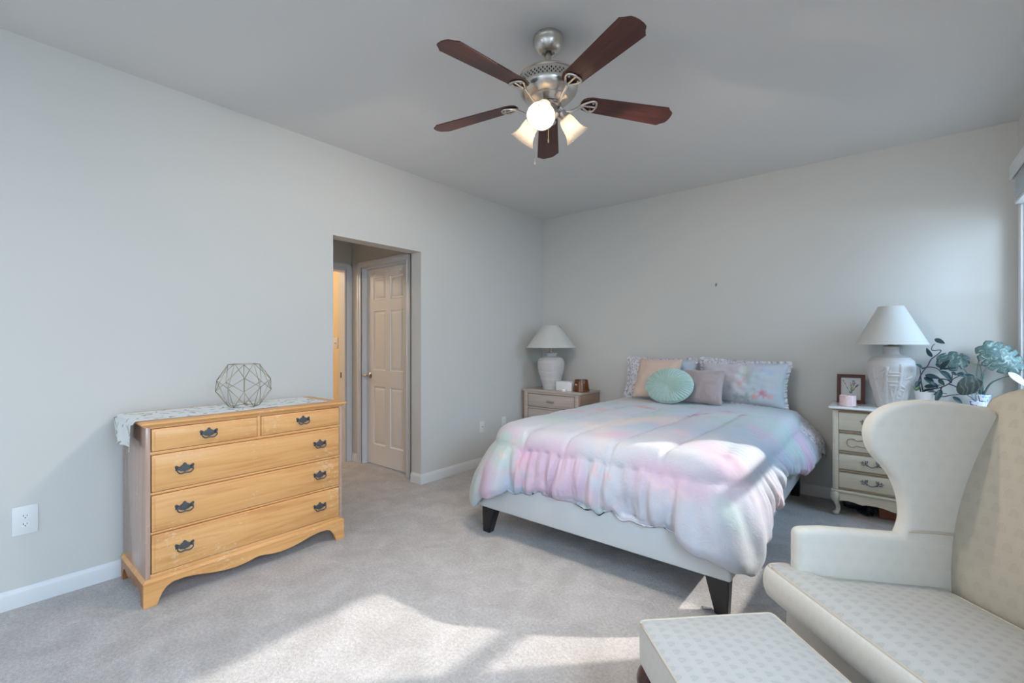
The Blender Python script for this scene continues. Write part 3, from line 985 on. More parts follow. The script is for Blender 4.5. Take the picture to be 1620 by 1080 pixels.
    for o_, z in prof:
        x0, x1, y0, y1 = X0, X1 + o_, Y0 - o_, Y1 + o_
        rings.append([bm.verts.new(p) for p in ((x0, y0, z), (x1, y0, z), (x1, y1, z), (x0, y1, z))])
    for a, b in zip(rings, rings[1:]):
        for i in range(4):
            bm.faces.new((a[i], a[(i + 1) % 4], b[(i + 1) % 4], b[i]))
    bm.faces.new(rings[0][::-1]); bm.faces.new(rings[-1])
    finish('base_moulding', bm, M['maple'], t, smooth=25)
    # scalloped front apron with bracket feet
    ya, yb = Y0 - 0.009, Y1 + 0.009
    Lf = yb - ya
    low = [(0.0, 0.0), (0.052, 0.0), (0.062, 0.030), (0.072, 0.055), (0.090, 0.078), (0.115, 0.090), (0.165, 0.091), (0.22, 0.083), (0.28, 0.068), (0.34, 0.057), (0.395, 0.053), (0.45, 0.058), (0.49, 0.067), (Lf / 2, 0.072)]
    full = low + [(Lf - a, b) for a, b in low[-2::-1]]
    poly = [(ya + a, b) for a, b in full] + [(yb, 0.112), (ya, 0.112)]
    bm = bmesh.new()
    prism(bm, poly, fyz, X1 - 0.010, X1 + 0.0095, 0.0015, 1)
    finish('front_apron', bm, M['maple'], t, smooth=20)
    xa, xb = X0, X1 - 0.0105
    D = xb - xa
    low = [(0.0, 0.0), (0.030, 0.0), (0.036, 0.035), (0.052, 0.062), (0.08, 0.074), (0.11, 0.068), (0.135, 0.055), (0.16, 0.052), (0.19, 0.060), (0.225, 0.072)]
    full = low + [(D - a, b) for a, b in low[::-1]]
    for y0, y1 in ((ya, ya + 0.018), (yb - 0.018, yb)):
        poly = [(xa + a, b) for a, b in full] + [(xb - 0.0, 0.112), (xa, 0.112)]
        bm = bmesh.new()
        prism(bm, poly, fxz, y0, y1, 0.0012, 1)
        finish('side_apron', bm, M['maple_dark'], t, smooth=20)
    return t


dresser()

# runner cloth over the dresser
thing('x', '', '', (0, 0, 0)); bpy.data.objects.remove(bpy.data.objects['x'])
CUR = Vector((0.24, 1.03, 0.884))
L1, HANG = 1.52, 0.115
RW0, RW1 = 0.075, 0.435


def runner_pt(u, v):
    s = -HANG - 0.035 + (L1 - 0.550 + HANG + 0.035) * u          # along the cloth; negative hangs
    x = RW0 + (RW1 - RW0) * v
    wob = noise.noise(Vector((x * 9, s * 7, 1.3))) * 0.0022
    if s >= 0:
        y = 0.553 + s
        x += 0.006 * math.sin(s * 5.0)
        return (x + 0.004 * math.sin(y * 9), y, 0.8862 + abs(wob))
    d = -s
    r = 0.014
    if d < r * 1.57:
        a = d / r
        return (x, 0.553 - 0.001 - r * math.sin(a), 0.8862 - r * (1 - math.cos(a)))
    dd = d - r * 1.57
    return (x + 0.012 * math.sin(v * 7) * dd / 0.12, 0.552 - r - 0.006 + 0.012 * math.sin(v * 9 + 1) * dd / 0.12 - 0.004, 0.8862 - r - dd)


bm = bmesh.new()
NU, NV = 330, 85
V = grid(bm, NU, NV, runner_pt)
# pinked (saw-tooth) hanging hem and slanted end
for j in range(NV):
    tri = abs(((j / 4.0) % 1.0) - 0.5) * 2
    V[0][j].co.z += 0.006 * tri
    sl = 0.022 * (1 - j / (NV - 1))
    for i in range(0, 36):
        V[i][j].co.z += sl * (1 - i / 36.0) if i < 36 else 0
rn = finish('table_runner', bm, M['runner'], None, smooth=180, origin=(0.24, 1.03, 0.884))
md = rn.modifiers.new('s', 'SOLIDIFY'); md.thickness = 0.0012; md.offset = 1
tag(rn, 'white leaf-print table runner lying along the dresser top and over its end', 'table runner')
leafs = []
rr = random.Random(11)
for i in range(150):
    u = rr.uniform(-0.14, 0.98); vv = rr.uniform(0, 0.36); an = rr.uniform(0, PI)
    kind = rr.random()
    if kind < 0.62:
        leafs.append((u, vv, an, rr.uniform(0.010, 0.022), rr.uniform(0.003, 0.0055), (0.05, 0.055, 0.075)))
    elif kind < 0.8:
        leafs.append((u, vv, an, rr.uniform(0.016, 0.030), rr.uniform(0.004, 0.008), (0.42, 0.34, 0.24)))
    else:
        leafs.append((u, vv, an, rr.uniform(0.022, 0.04), rr.uniform(0.006, 0.011), (0.36, 0.46, 0.20)))
for (u, vv) in ((-0.10, 0.05), (-0.11, 0.12), (-0.05, 0.33), (-0.13, 0.30)):
    leafs.append((u, vv, 1.9, 0.045, 0.011, (0.42, 0.52, 0.24)))


def runner_col(p):
    if p.z > 0.8835 and p.y > 0.553:
        u, vv = p.y - 0.553, p.x - RW0
    else:
        u, vv = -(0.886 - p.z) - 0.005, p.x - RW0
    c = (0.80, 0.79, 0.77)
    for (a, b, an, l, w, col) in leafs:
        dx, dy = u - a, vv - b
        if abs(dx) > l or abs(dy) > l:
            continue
        e = dx * math.cos(an) + dy * math.sin(an); f = -dx * math.sin(an) + dy * math.cos(an)
        if abs(e) < l and abs(f) < w * (1 - (e / l) ** 2):
            c = col
    return c


paint(rn, runner_col)

# wire sculpture
t = thing('wire_sculpture', 'round open geometric ornament of thin gold wire standing on the dresser runner', 'ornament', (0.27, 1.088, 0.8875))
c0 = Vector((0.27, 1.088, 0.8875 + 0.126))
rings = []
for z, r, ph, n in ((-0.1235, 0.085, 15, 5), (-0.028, 0.148, 51, 5), (0.028, 0.148, 15, 5), (0.1235, 0.085, 51, 5)):
    rings.append([c0 + Vector((r * math.cos(R(ph + 72 * i)), r * math.sin(R(ph + 72 * i)), z)) for i in range(n)])
edges = []
for i in range(5):
    j = (i + 1) % 5
    A, Bq, Cq, D = rings
    edges += [(A[i], A[j]), (A[i], Bq[i]), (A[j], Bq[i]), (Bq[i], Cq[i]), (Bq[i], Cq[j]), (D[i], D[j]), (D[i], Cq[i]), (D[i], Cq[j])]
    edges += [(A[i], Cq[i]), (D[i], Bq[i])]
bm = bmesh.new()
for a, b in edges:
    tube(bm, [a, b], 0.0018, 6, 1, smooth=False)
for rg in rings:
    for p in rg:
        bmesh.ops.create_icosphere(bm, subdivisions=1, radius=0.0026, matrix=Matrix.Translation(p))
finish('wire_frame', bm, M['gold'], t, smooth=180)

# ------------------------------------------------------------------ bed
BX0, BX1, BY0, BY1 = 1.10, 2.668, 2.235, 4.46
bed = thing('bed_frame', 'low white upholstered bed frame with black tapered legs, between the nightstands', 'bed', ((BX0 + BX1) / 2, (BY0 + BY1) / 2, 0))
RZ0, RZ1 = 0.170, 0.330
for nm, a in (('foot_rail', (BX0, BX1, BY0, BY0 + 0.055)), ('head_rail', (BX0, BX1, BY1 - 0.05, BY1)), ('side_rail', (BX0, BX0 + 0.05, BY0 + 0.0555, BY1 - 0.0505)), ('side_rail', (BX1 - 0.05, BX1, BY0 + 0.0555, BY1 - 0.0505))):
    bm = bmesh.new(); box(bm, a[0], a[1], a[2], a[3], RZ0, RZ1 + (0.03 if nm == 'foot_rail' else 0), 0.012, 3)
    finish(nm, bm, M['upholstery'], bed, smooth=50)
for sx in (0, 1):
    for sy in (0, 1):
        x0 = BX0 + 0.012 if sx == 0 else BX1 - 0.012
        y0 = BY0 + 0.012 if sy == 0 else BY1 - 0.012
        dx = 1 if sx == 0 else -1; dy = 1 if sy == 0 else -1
        bm = bmesh.new()
        tp = [(x0, y0), (x0 + dx * 0.105, y0), (x0 + dx * 0.105, y0 + dy * 0.075), (x0, y0 + dy * 0.075)]
        bt = [(x0 + dx * 0.004, y0 + dy * 0.004), (x0 + dx * 0.062, y0 + dy * 0.004), (x0 + dx * 0.062, y0 + dy * 0.050), (x0 + dx * 0.004, y0 + dy * 0.050)]
        a = [bm.verts.new((p[0], p[1], 0.1695)) for p in tp]; b = [bm.verts.new((p[0], p[1], 0.0)) for p in bt]
        bm.faces.new(a); bm.faces.new(b[::-1])
        for i in range(4):
            bm.faces.new((a[i], a[(i + 1) % 4], b[(i + 1) % 4], b[i]))
        bmesh.ops.bevel(bm, geom=list(bm.edges), offset=0.003, segments=2, affect='EDGES')
        finish('leg', bm, M['black'], bed, smooth=30)
bm = bmesh.new()
for i in range(11):
    y = BY0 + 0.12 + i * 0.2
    box(bm, BX0 + 0.05, BX1 - 0.05, y, y + 0.07, RZ0 + 0.04, RZ0 + 0.06, 0)
finish('slats', bm, M['underside'], bed, smooth=0)
bm = bmesh.new()
box(bm, BX0 + 0.062, BX1 - 0.062, BY0 + 0.065, BY1 - 0.06, 0.232, 0.62, 0.05, 4)
mt_o = finish('mattress', bm, M['mattress'], None, smooth=60, origin=((BX0 + BX1) / 2, 3.3, 0.232))
tag(mt_o, 'blue-sheeted mattress just showing between comforter and the right bed rail', 'mattress')

# ---- watercolour print
PETAL = [  # x, y, z, radius, colour : blossoms on the comforter
    (1.52, 2.20, 0.56, 0.085, (0.70, 0.40, 0.57)), (1.50, 2.19, 0.50, 0.06, (0.75, 0.45, 0.54)), (1.62, 2.17, 0.45, 0.07, (0.73, 0.50, 0.59)), (1.47, 2.2, 0.44, 0.05, (0.77, 0.52, 0.56)),
    (1.40, 2.2, 0.62, 0.05, (0.75, 0.57, 0.50)), (1.33, 2.19, 0.52, 0.045, (0.78, 0.59, 0.52)), (1.10, 2.22, 0.42, 0.05, (0.78, 0.59, 0.52)),
    (1.98, 2.18, 0.60, 0.055, (0.75, 0.43, 0.48)), (2.06, 2.18, 0.57, 0.045, (0.77, 0.47, 0.52)), (1.98, 2.16, 0.42, 0.06, (0.75, 0.57, 0.57)),
    (2.16, 2.15, 0.40, 0.06, (0.78, 0.54, 0.57)), (2.40, 2.17, 0.56, 0.08, (0.77, 0.57, 0.59)), (2.28, 2.2, 0.62, 0.05, (0.77, 0.61, 0.64)),
    (2.80, 2.45, 0.5, 0.12, (0.71, 0.59, 0.68)), (2.80, 2.75, 0.45, 0.10, (0.77, 0.59, 0.64)), (2.78, 3.7, 0.42, 0.08, (0.57, 0.31, 0.43)), (2.78, 3.85, 0.38, 0.08, (0.54, 0.26, 0.40)),
    (2.12, 3.42, 0.72, 0.050, (0.54, 0.19, 0.35)), (2.17, 3.50, 0.72, 0.035, (0.54, 0.23, 0.38)), (1.62, 3.62, 0.72, 0.055, (0.70, 0.38, 0.40)), (1.70, 3.58, 0.72, 0.05, (0.68, 0.35, 0.37)),
    (2.26, 3.72, 0.72, 0.05, (0.64, 0.30, 0.40)), (2.40, 3.65, 0.72, 0.04, (0.61, 0.31, 0.45)), (1.42, 3.25, 0.72, 0.06, (0.68, 0.43, 0.47)), (2.25, 2.75, 0.72, 0.05, (0.73, 0.49, 0.57)),
]
GREENS = [(1.45, 2.22, 0.66, 0.06), (1.38, 2.2, 0.60, 0.05), (1.50, 3.45, 0.72, 0.06), (1.35, 3.7, 0.72, 0.07), (2.10, 3.3, 0.72, 0.05), (1.9, 3.25, 0.72, 0.05), (2.5, 3.2, 0.72, 0.04), (1.72, 2.8, 0.72, 0.06), (1.95, 3.85, 0.72, 0.06)]


def blend(c, d, k):
    k = max(0.0, min(1.0, k))
    return tuple(a + (b - a) * k for a, b in zip(c, d))


def wash(p, s=1.0):
    q = Vector(p) * s
    wv = Vector((noise.noise(q * 2.1), noise.noise(q * 2.1 + Vector((5, 1, 2))), noise.noise(q * 2.1 + Vector((2, 7, 3))))) * 0.25
    q = q + wv
    a = noise.noise(q * 2.6 + Vector((3, 1, 9))); b = noise.noise(q * 3.0 + Vector((13, 4, 1))); c2 = noise.noise(q * 3.4 + Vector((7, 17, 5))); e = noise.noise(q * 2.4 + Vector((1, 27, 15)))
    c = (0.54, 0.545, 0.60)
    c = blend(c, (0.44, 0.52, 0.62), (a - 0.02) * 2.6)
    c = blend(c, (0.60, 0.45, 0.56), (b - 0.05) * 2.4)
    c = blend(c, (0.47, 0.56, 0.55), (c2 - 0.12) * 2.8)
    c = blend(c, (0.66, 0.57, 0.55), (e - 0.30) * 2.4)
    return c, wv


def duvet_col(p):
    c, wv = wash(p)
    # top of the bed is bluer and paler towards the foot, sage towards the pillows
    if p.z > 0.62:
        k = (p.y - 2.9) / 0.9
        c = blend(c, (0.60, 0.66, 0.66), max(0, min(1, k)) * 0.40)
    q = Vector(p) + wv * 0.22
    for (x, y, z, r) in GREENS:
        d = (Vector(((q.x - x), (q.y - y) * (0.5 if z > 0.7 else 1.0), (q.z - z)))).length / r
        if d < 1.6:
            n = noise.noise(q * 22)
            c = blend(c, (0.50, 0.58, 0.52) if z < 0.7 else (0.46, 0.50, 0.52), (1.25 - d + n * 0.9) * 0.65)
    for (x, y, z, r, col) in PETAL:
        dv = Vector((q.x - x, (q.y - y) * (0.7 if z > 0.7 else 1.0), q.z - z))
        d = dv.length / r
        if d < 1.8:
            an = math.atan2(dv.z if z < 0.7 else dv.y, dv.x)
            lobe = 1.0 + 0.22 * math.sin(an * 5 + x * 20)
            n = noise.noise(q * 26)
            c = blend(c, col, (1.15 * lobe - d + n * 0.5) * (1.1 if z > 0.7 else 0.62))
    return c


# ---- comforter: perimeter columns running from a spine to the hem
DL, DR, DF, DBK = 1.175, 2.620, 2.325, 4.30       # top edge rectangle
RC = 0.18
per = []        # (edge point, outward normal, spine point, s)
st = 0.0070
def addp(x, y, nx, ny):
    if per:
        s = per[-1][4] + math.hypot(x - per[-1][0], y - per[-1][1])
    else:
        s = 0
    per.append((x, y, nx, ny, s))
n = int((DBK - DF - RC) / st)
for i in range(n):
    addp(DL, DBK - (DBK - DF - RC) * i / n, -1, 0)
m_ = 34
for i in range(m_):
    a = PI + (PI / 2) * i / m_
    addp(DL + RC + RC * math.cos(a), DF + RC + RC * math.sin(a), math.cos(a), math.sin(a))
sFL = per[-1][4]
n2 = int((DR - DL - 2 * RC) / st)
for i in range(n2):
    addp(DL + RC + (DR - DL - 2 * RC) * i / n2, DF, 0, -1)
sFR = per[-1][4]
for i in range(m_):
    a = 1.5 * PI + (PI / 2) * i / m_
    addp(DR - RC + RC * math.cos(a), DF + RC + RC * math.sin(a), math.cos(a), math.sin(a))
for i in range(n + 1):
    addp(DR, DF + RC + (DBK - DF - RC) * i / n, 1, 0)
ST = per[-1][4]

# hem height along the cloth (left side, front by x, right side by y)
hemL = [(2.5, 0.31), (2.7, 0.33), (3.2, 0.38), (4.3, 0.40)]
hemF = [(1.10, 0.20), (1.17, 0.25), (1.37, 0.335), (1.61, 0.385), (1.78, 0.385), (1.95, 0.37), (2.0, 0.352), (2.04, 0.385), (2.18, 0.36), (2.34, 0.37), (2.53, 0.345), (2.60, 0.31), (2.66, 0.27)]
hemR = [(2.50, 0.275), (2.58, 0.33), (2.70, 0.39), (2.78, 0.385), (2.84, 0.37), (2.92, 0.43), (3.0, 0.475), (3.2, 0.45), (3.5, 0.40), (3.8, 0.355), (4.05, 0.35), (4.3, 0.37)]
SEAMS = [1.46, 1.76, 2.05, 2.33, 2.56]
SEAMY = [2.62, 2.62, 2.60, 2.58, 2.56]


def topz(x, y):
    z = 0.700
    # crown towards the middle and droop to the edges
    ex = min(x - DL, DR - x); ey = y - DF
    z += 0.024 * min(1, ex / 0.35) ** 0.6 if ex > 0 else 0
    z += 0.012 * min(1, max(0, ey) / 0.3)
    # channels
    for sx in SEAMS:
        d = (x - sx - 0.03 * math.sin((y - 2.3) * 1.7)) / 0.020
        fade = 1.0 if y < 3.4 else max(0.25, 1 - (y - 3.4) / 0.5)
        z -= (0.017 if sx < 2.5 else 0.010) * math.exp(-(d * 1.35) ** 2) * fade
        z -= 0.009 * math.exp(-(d / 3) ** 2) * fade
        z += 0.0022 * math.sin(y * 95 + 5 * noise.noise(Vector((x * 3, y * 6, sx)))) * math.exp(-(abs(d) / 2.6) ** 2) * fade
    z += 0.006 * noise.noise(Vector((x * 5, y * 5, 0))) + 0.003 * noise.noise(Vector((x * 16, y * 7, 4)))
    return z


folds = []
fr_ = random.Random(5)
s = 0.0
while s < ST:
    folds.append((s, fr_.uniform(0.016, 0.034), fr_.uniform(0.5, 1.0), fr_.uniform(-0.05, 0.05)))
    s += fr_.uniform(0.055, 0.125)


def fold(s_, r):
    """outward displacement: crests and sharp valleys; r = 0 at edge, 1 at hem"""
    v = 0.0
    for (f, w, amp, drift) in folds:
        c = f + drift * r
        d = (s_ - c) / (w * (0.8 + 0.5 * r))
        if abs(d) < 3:
            v -= amp * math.exp(-d * d)
    v += 0.5 * noise.noise(Vector((s_ * 6.0, r * 1.0, 3.3)))
    v += 0.30 * noise.noise(Vector((s_ * 24.0, r * 2.0, 9.3))) + 0.16 * noise.noise(Vector((s_ * 52.0, r * 3.0, 2.3)))
    return v


NTOP, NEDGE, NDROP = 30, 9, 34
XC = (DL + DR) / 2
bm = bmesh.new()
rows_ = []
for (x, y, nx, ny, s_) in per:
    # spine point
    sy = max(y, DF + (DR - DL) / 2 * 0.96)
    if abs(nx) > 0.99:
        sp = Vector((XC + nx * 0.0, y, 0)) if y > DF + (DR - DL) / 2 else None
    else:
        sp = None
    if sp is None:
        yy = DF + (DR - DL) / 2
        u = 0.0
        if y < yy:
            if abs(nx) > 0.99 or True:
                sp = Vector((XC, yy, 0))
    ed = Vector((x - nx * 0.03, y - ny * 0.03, 0))
    # hem
    front = sFL < s_ < sFR
    ARC = RC * PI / 2
    tl = (s_ - (sFL - ARC)) / ARC          # 0..1 on the left corner arc
    tr_ = (s_ - sFR) / ARC                  # 0..1 on the right corner arc
    if front:
        hz = lerpkeys(x, hemF) - 0.020 * min(1, max(0, x - 1.3) / 0.2)
    elif s_ <= sFL:
        hz = lerpkeys(tl, [(0, 0.31), (0.35, 0.25), (0.55, 0.175), (0.75, 0.27), (1.0, 0.315)]) if tl > 0 else lerpkeys(y, hemL)
    else:
        hz = lerpkeys(tr_, [(0, 0.325), (0.25, 0.285), (0.5, 0.235), (0.7, 0.20), (0.9, 0.25), (1.0, 0.275)]) if tr_ < 1 else lerpkeys(y, hemR)
    hz += 0.008 * noise.noise(Vector((s_ * 18, 0, 0))) + 0.006 * math.sin(s_ * 43 + 2 * math.sin(s_ * 9))
    flare = 0.075
    if front:
        flare = 0.055 + 0.02 * noise.noise(Vector((s_ * 2, 5, 0)))
    elif s_ <= sFL:
        flare = 0.085 if y > DF + RC else 0.105
    elif s_ >= sFR:
        flare = 0.085 if y < 2.95 else 0.075 + 0.03 * noise.noise(Vector((s_ * 3, 5, 0)))
        if y > 3.4:
            flare = 0.085 + 0.035 * min(1, (y - 3.4) / 0.5)
    if 0 < tl < 1:
        flare += 0.075 * math.sin(PI * tl)
    if 0 < tr_ < 1:
        flare += 0.075 * math.sin(PI * tr_)
    row = []
    # top part
    for i in range(1, NTOP):
        u = i / NTOP
        p = sp.lerp(ed, u)
        row.append(Vector((p.x, p.y, topz(p.x, p.y))))
    zt = topz(x - nx * 0.03, y - ny * 0.03)
    # rounded shoulder
    rs = 0.115
    for i in range(NEDGE):
        a = (PI / 2) * i / (NEDGE - 1)
        o_ = rs * math.sin(a) * 0.95
        puff = 0.0
        row.append(Vector((x + nx * (o_ - 0.03), y + ny * (o_ - 0.03), zt - rs * (1 - math.cos(a)))))
    base_o = rs * 0.95 - 0.03
    zb = zt - rs
    for i in range(1, NDROP + 1):
        r = i / NDROP
        o_ = base_o + flare * (r ** 0.8)
        # billow
        o_ += 0.022 * math.sin(min(1, r * 1.05) * PI) * (1 + 0.5 * noise.noise(Vector((s_ * 4, 1, 1))))
        amp = 0.036 * (0.25 + 0.75 * min(1, r * 1.6))
        if r > 0.86:
            o_ -= 0.022 * ((r - 0.86) / 0.14) ** 2
        o_ += amp * fold(s_, r)
        # short ruching under the shoulder
        if r < 0.3:
            o_ += 0.006 * math.sin(s_ * 210 + 3 * noise.noise(Vector((s_ * 8, 0, 0)))) * math.sin(r / 0.3 * PI) * max(0, noise.noise(Vector((s_ * 5, 3, 0))) + 0.25)
        o_ = max(o_, base_o - 0.015)
        # keep the cloth outside the bed rails
        z = zb + (hz - zb) * r
        row.append(Vector((x + nx * o_, y + ny * o_, z)))
    # tucked under edge
    e = row[-1]
    row.append(Vector((e.x - nx * 0.012, e.y - ny * 0.012, e.z - 0.010)))
    row.append(Vector((e.x - nx * 0.034, e.y - ny * 0.034, e.z + 0.002)))
    rows_.append(row)
# ensure drop clears the frame
for row in rows_:
    for p in row:
        if p.z < RZ1 + 0.03:
            if BX0 - 0.012 < p.x < BX1 + 0.012 and BY0 - 0.012 < p.y < BY1:
                ds = [(p.x - (BX0 - 0.012), 'l'), ((BX1 + 0.012) - p.x, 'r'), (p.y - (BY0 - 0.012), 'f')]
                k = min(ds)[1]
                if k == 'l': p.x = BX0 - 0.012
                elif k == 'r': p.x = BX1 + 0.012
                else: p.y = BY0 - 0.012
VV = [[bm.verts.new(p) for p in row] for row in rows_]
for a, b in zip(VV, VV[1:]):
    for i in range(len(a) - 1):
        bm.faces.new((a[i], b[i], b[i + 1], a[i + 1]))
# centre strip: close the spine between left and right and the fan apex
yy = DF + (DR - DL) / 2
nl = len(VV)
left = [r for r, p in zip(VV, per) if p[2] < -0.99 and p[1] > yy]
right = [r for r, p in zip(VV, per) if p[2] > 0.99 and p[1] > yy][::-1]
for k in range(min(len(left), len(right)) - 1):
    try:
        bm.faces.new((left[k][0], right[k][0], right[k + 1][0], left[k + 1][0]))
    except Exception:
        pass
apex_ring = [r[0] for r, p in zip(VV, per) if not (abs(p[2]) > 0.99 and p[1] > yy)]
try:
    ap = bm.verts.new((XC, yy, topz(XC, yy)))
    rg = [left[-1][0]] + apex_ring + [right[-1][0]]
    for a, b in zip(rg, rg[1:]):
        bm.faces.new((ap, a, b))
    bm.faces.new((ap, right[-1][0], left[-1][0]))
except Exception as ex:
    print('apex', ex)
bmesh.ops.remove_doubles(bm, verts=bm.verts, dist=1e-5)
dv = finish('comforter', bm, M['duvet'], None, smooth=180, origin=((DL + DR) / 2, 3.2, 0.62))
tag(dv, 'quilted comforter in pale pink, blue and mint watercolour flowers draped over bed', 'comforter')
md = dv.modifiers.new('s', 'SOLIDIFY'); md.thickness = 0.012; md.offset = -1
paint(dv, duvet_col)

# patterned white sheet hanging at the head, right side
def sheet_pt(u, v):
    y = 4.06 + 0.37 * u
    fl = 0.010 * math.sin(u * 14) + 0.005 * math.sin(u * 37)
    if v < 0.3:
        k = v / 0.3
        return (2.50 + 0.14 * k, y, 0.690 - 0.010 * k * k + 0.03 * max(0, u - 0.6))
    k = (v - 0.3) / 0.7
    g = min(1, u / 0.35); g = g * g * (3 - 2 * g)
    return (2.64 + (0.05 + 0.135 * g) * math.sin(min(1, k * 1.3) * PI / 2) + fl * k, y, 0.68 - (0.20 + 0.13 * u) * k - 0.02 * (1 - math.cos(k)))


bm = bmesh.new(); grid(bm, 90, 60, sheet_pt)
sh = finish('flat_sheet', bm, M['sham'], None, smooth=180, origin=(2.6, 4.0, 0.6))
md = sh.modifiers.new('s', 'SOLIDIFY'); md.thickness = 0.002
tag(sh, 'white sheet with a tiny flower print hanging over the bed edge near the right nightstand', 'sheet')


def sprig(p, sc=38):
    n = noise.noise(Vector(p) * sc); n2 = noise.noise(Vector(p) * sc * 1.7 + Vector((4, 4, 4)))
    c = (0.76, 0.74, 0.78)
    if n > 0.30: c = (0.42, 0.40, 0.52)
    elif n2 > 0.33: c = (0.60, 0.46, 0.52)
    elif n2 < -0.36: c = (0.48, 0.54, 0.48)
    return c


paint(sh, lambda p: sprig(p, 60))


# ---- pillows
def pillow(name, w, h, th, n=64, pinch=0.06, power=2.6, ruffle=0.0, seed=0, crinkle=0.006):
    """standing cushion in local x (width), z (height), y (thickness), origin at bottom centre"""
    bm = bmesh.new()
    def P(u, v, side):
        a = 2 * u - 1; b = 2 * v - 1
        # edges bow inwards
        sx = 1 - pinch * (1 - a * a) * 0 - pinch * (1 - b * b)
        sz = 1 - pinch * (1 - a * a)
        x = a * w / 2 * sx; z = b * h / 2 * sz
        f = max(0, 1 - abs(a) ** power) ** 0.55 * max(0, 1 - abs(b) ** power) ** 0.55
        y = side * th / 2 * f
        q = Vector((x * 7 + seed, z * 7, side * 2.0))
        y += side * f * (noise.noise(q) * crinkle * 2 + noise.noise(q * 2.7) * crinkle)
        return (x, y, z + h / 2)
    F = grid(bm, n, n, lambda u, v: P(u, v, -1))
    Bk = grid(bm, n, n, lambda u, v: P(u, v, 1))
    if ruffle:
        ringi = [(i, 0) for i in range(n)] + [(n - 1, j) for j in range(1, n)] + [(i, n - 1) for i in range(n - 2, -1, -1)] + [(0, j) for j in range(n - 2, 0, -1)]
        prev = None; first = None
        for k, (i, j) in enumerate(ringi):
            c = F[i][j].co
            d = Vector((c.x, 0, c.z - h / 2)); 
            nx = (1 if i == n - 1 else (-1 if i == 0 else 0)); nz = (1 if j == n - 1 else (-1 if j == 0 else 0))
            nn_ = Vector((nx, 0, nz)).normalized()
            wv = math.sin(k * 1.25) * 0.5 + math.sin(k * 0.7 + 1) * 0.5
            a_ = bm.verts.new(c); b_ = bm.verts.new(c + nn_ * ruffle * 0.6 + Vector((0, wv * 0.008, 0))); e_ = bm.verts.new(c + nn_ * (ruffle * (1 + 0.1 * wv)) + Vector((0, wv * 0.015, 0)))
            cur = (a_, b_, e_)
            if prev:
                bm.faces.new((prev[0], cur[0], cur[1], prev[1])); bm.faces.new((prev[1], cur[1], cur[2], prev[2]))
            else:
                first = cur
            prev = cur
        bm.faces.new((prev[0], first[0], first[1], prev[1])); bm.faces.new((prev[1], first[1], first[2], prev[2]))
    bmesh.ops.remove_doubles(bm, verts=bm.verts, dist=1e-5)
    return bm


def place(o, loc, rot):
    o.location = loc; o.rotation_euler = rot


def sham(w, h, th, seed, loc, rot, flowers, label, basec, sprigs):
    bm = pillow('p', w, h, th, 84, 0.085, 2.2, 0.026, seed, 0.014)
    o = finish('pillow', bm, M['sham'], None, smooth=180, origin=(0, 0, 0))
    def cf(p):
        a = p.x / (w / 2); b = (p.z - h / 2) / (h / 2)
        if abs(a) > 0.985 or abs(b) > 0.985 or sprigs(a, b):
            return sprig(p, 55)
        c, wv = wash(Vector((p.x + seed, p.y * 0.3, p.z)), 1.3)
        c = blend(c, basec(a, b), 0.55)
        q = Vector((p.x, 0, p.z)) + wv * 0.15
        for (x, z, r, col) in flowers:
            d = (q - Vector((x, 0, z))).length / r
            if d < 1.8:
                an = math.atan2(q.z - z, q.x - x)
                c = blend(c, col, (1.1 + 0.25 * math.sin(an * 5) - d + noise.noise(q * 30) * 0.6) * 1.0)
        return c
    paint(o, cf)
    place(o, loc, rot)
    tag(o, label, 'pillow', None)
    return o


PK = (0.72, 0.30, 0.42); CR = (0.74, 0.42, 0.40); SG = (0.36, 0.44, 0.44); LB = (0.50, 0.58, 0.78)
sham(0.66, 0.37, 0.13, 3.0, (1.50, 4.300, 0.735), (R(-12), 0, 0), [(-0.2, 0.3, 0.04, LB), (0.24, 0.28, 0.05, LB), (0.26, 0.2, 0.05, (0.4, 0.5, 0.62))],
     'ruffled floral pillow at the left, half hidden behind the peach cushion', lambda a, b: (0.56, 0.66, 0.74) if a > 0.4 else (0.70, 0.64, 0.68), lambda a, b: a < 0.35)
sham(0.70, 0.37, 0.15, 8.0, (2.225, 4.295, 0.735), (R(-12), R(2), R(-2)),
     [(0.17, 0.085, 0.035, PK), (0.12, 0.06, 0.03, CR), (0.205, 0.07, 0.03, PK), (0.24, 0.06, 0.03, (0.78, 0.46, 0.5)), (-0.0, 0.17, 0.025, CR), (0.03, 0.205, 0.022, CR), (-0.11, 0.05, 0.03, (0.78, 0.56, 0.56)), (0.06, 0.05, 0.035, SG), (0.0, 0.055, 0.03, SG), (0.11, 0.12, 0.018, SG), (0.22, 0.27, 0.035, LB), (0.17, 0.29, 0.03, (0.56, 0.56, 0.76)), (0.02, 0.3, 0.04, (0.56, 0.68, 0.60)), (0.0, 0.25, 0.04, (0.6, 0.72, 0.66))],
     'wide ruffled floral pillow with pink blossoms at the right of the bed', lambda a, b: (0.62, 0.74, 0.80) if a > 0.2 else (0.74, 0.68, 0.72), lambda a, b: b > 0.80 and a < 0.1)
bm = pillow('c', 0.43, 0.40, 0.15, 60, 0.07, 2.6, 0, 5.0, 0.008)
o = finish('cushion', bm, M['peach'], None, smooth=180, origin=(0, 0, 0)); place(o, (1.545, 4.075, 0.745), (R(-24), 0, R(-4)))
tag(o, 'square peach cushion leaning behind the round mint cushion', 'cushion')
bm = pillow('c', 0.36, 0.30, 0.13, 60, 0.05, 3.0, 0, 9.0, 0.010)
o = finish('cushion', bm, M['mauve'], None, smooth=180, origin=(0, 0, 0)); place(o, (1.975, 4.035, 0.742), (R(-18), 0, R(-3)))
tag(o, 'square mauve velvet cushion to the right of the round mint cushion', 'cushion')

